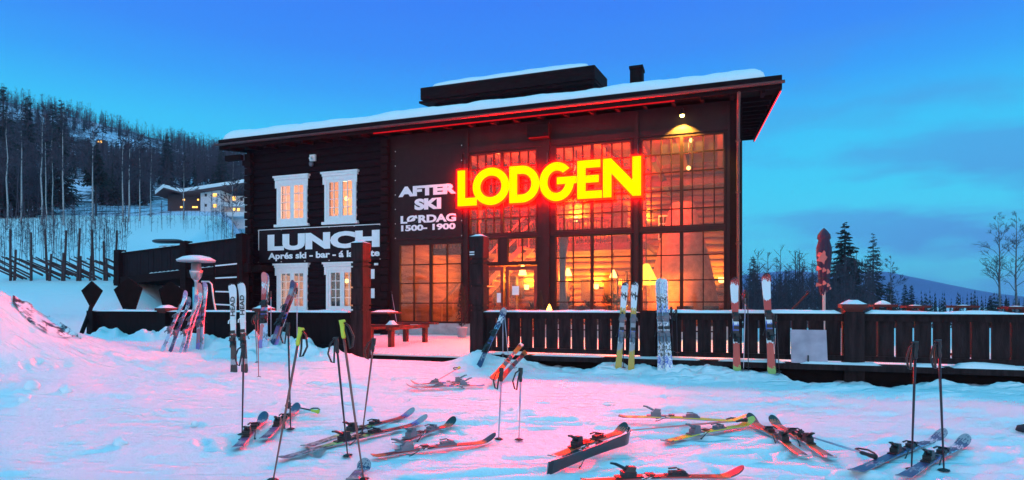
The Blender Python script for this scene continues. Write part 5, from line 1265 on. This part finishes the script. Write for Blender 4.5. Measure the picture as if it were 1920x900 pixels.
planted(935, 825, 941, 690, 'grey pole planted at mid snow, left one of the pair', .25, shaft=SHG); planted(973, 826, 977, 690, 'grey pole planted at mid snow, right one of the pair', .2, shaft=SHG)
planted(454, 816, 457, 645, 'thin dark pole below the lettered white skis', .0)
planted(545, 806, 540, 605, 'dark pole behind the yellow handled one at left', .05)
planted(512, 902, 564, 614, 'dark slanted pole with yellow green grip at left', .1, grip=GRY, side=-1, shaft=SHP)
planted(652, 856, 630, 632, 'dark pole with black grip in the middle trio', .0)
planted(682, 901, 640, 600, 'long pole with yellow green grip in the middle trio', .05, grip=GRY, shaft=SHP, side=-1)
planted(679, 815, 702, 634, 'dark pole slanting right in the middle trio', .05, shaft=SHP)
planted(1709, 882, 1717, 640, 'black pole planted by the dark skis at right, left one', .0); planted(1770, 884, 1760, 637, 'black pole planted by the dark skis at right, right one', .0)
# skis lying in the snow
ground_ski((444, 848), (496, 790), 'purple', 'short purple ski lying left of a similar one', tmat=BLK); ground_ski((494, 831), (557, 772), 'purple', 'purple ski lying under the slanted yellow gripped pole')
ground_ski((525, 868), (800, 796), 'dark', 'long dark green and red ski lying, near one of the pair'); ground_ski((570, 846), (775, 782), 'dark', 'long dark green and red ski lying, far one of the pair')
ground_ski((742, 840), (851, 800), 'red', 'orange red ski lying in the middle, upper one of two', bmat=GREYPL); ground_ski((697, 864), (929, 834), 'red', 'orange red ski lying in the middle, lower one of two', bmat=GREYPL)
ground_ski((908, 727), (762, 733), 'pink', 'pink red ski lying before the entrance, front one', bmat=GREYPL); ground_ski((880, 722), (770, 725), 'pink', 'pink red ski lying before the entrance, back one', bmat=GREYPL)
ski(G(978, 680, .35), G(917, 726, .06), Vector((.6, .3, .8)), 'orange', 'orange ski with round tip propped up near the fence', 'skis lying on the snow', bmat=GREYPL); ski(G(985, 690, .30), G(930, 726, .05), Vector((.6, -.3, .6)), 'red', 'red ski with bindings propped beside the orange one', 'skis lying on the snow', bmat=GREYPL)
ski(G(1030, 897, .07), G(1193, 836, .09), Vector((-.75, 1, .22)), 'pink', 'ski lying on its edge with the black base showing', 'skis lying on the snow', wid=1.15); ground_ski((1035, 884), (1172, 828), 'orange', 'orange ski behind the one showing its black base', lift=.10)
ground_ski((1090, 912), (1394, 901), 'red', 'red tipped ski lying at the bottom edge of the photo')
ground_ski((1160, 796), (1400, 806), 'yellow', 'yellow ski lying crosswise, far one of the pair', lift=.08, bmat=GREYPL); ground_ski((1244, 836), (1412, 800), 'yellow', 'yellow ski lying crosswise, near one of the pair', bmat=GREYPL)
ground_ski((1512, 866), (1405, 793), 'orange', 'orange ski with dark tip right of the yellow skis, left one', bmat=BLK); ground_ski((1560, 868), (1447, 797), 'orange', 'orange ski with dark tip right of the yellow skis, right one')
ground_ski((1600, 894), (1770, 824), 'blueblack', 'dark blue ski lying under the right hand poles, left one'); ground_ski((1690, 905), (1812, 836), 'blueblack', 'dark blue ski lying under the right hand poles, right one')
ski(G(660, 912, .04), G(684, 888, .04), UP, 'blueblack', 'ski tip at the bottom photo edge below the middle poles', 'skis lying on the snow', bind=False)
GP = 'ski poles lying on the snow'
pole(G(535, 767, .05), G(596, 782, .06), 'short pole with yellow grip lying beside the purple skis', grip=GRY, group=GP); pole(G(815, 722, .05), G(862, 702, .12), 'pole with yellow grip lying across the pink skis', shaft=SHY_, grip=GRY, group=GP)
pole(G(1166, 820, .06), G(1400, 804, .09), 'pink pole lying along the yellow skis', shaft=SHY_, group=GP); pole(G(1490, 826, .08), G(1642, 869, .05), 'dark blue pole lying between orange and dark skis', shaft=SHG, group=GP)
# thin pole against the small window
o = pole(W(sp(748, .9), .9, .16), W(sp(734, .3), .3, zp(734, 546, .3)), 'thin pole leaning on the wall beside the stair window', shaft=SHG, group=None, strap=False)
# dark stone at the right edge and snow lumps
def lump(px, py, r, mtl, name, label, cat, seed, sq=.6, grp=None):
    c = G(px, py); rl = random.Random(seed); m = MB(); rows = []
    for i in range(11):
        a = math.pi*i/10; row = []
        for j in range(19):
            b = 2*math.pi*j/18; n = 1+.9*float(fbm(np.array([math.cos(b)*1.3*math.sin(a)+seed]), np.array([math.sin(b)*1.3*math.sin(a)+math.cos(a)*1.7]), 4)[0])
            row.append(c+Vector((r*.7*1.2*n*math.sin(a)*math.cos(b), r*.7*n*math.sin(a)*math.sin(b), r*sq*n*math.cos(a)+r*sq*.35)))
        rows.append(row)
    m.grid(rows); tag(m.build(name, mtl, None, True), label, cat, grp)
lump(1918, 806, .07, mat('rock', (.03, .03, .04), .9, 0, .4), 'rock', 'dark stone sticking out of the snow at the right photo edge', 'rock', 3)
for i, (px, py, r, lb) in enumerate(((226, 834, .07, 'largest loose snow lump on the left foreground'), (47, 752, .08, 'snow lump near the left photo edge'), (124, 736, .09, 'snow lump below the tarpaulin bank'), (365, 797, .05, 'small snow lump left of the thin dark pole'), (60, 728, .11, 'flat snow lump highest at the left edge'))):
    lump(px, py, r, SNOWP, 'snow_lump', lb, 'snow lump', 10+i, .7, 'loose snow lumps')
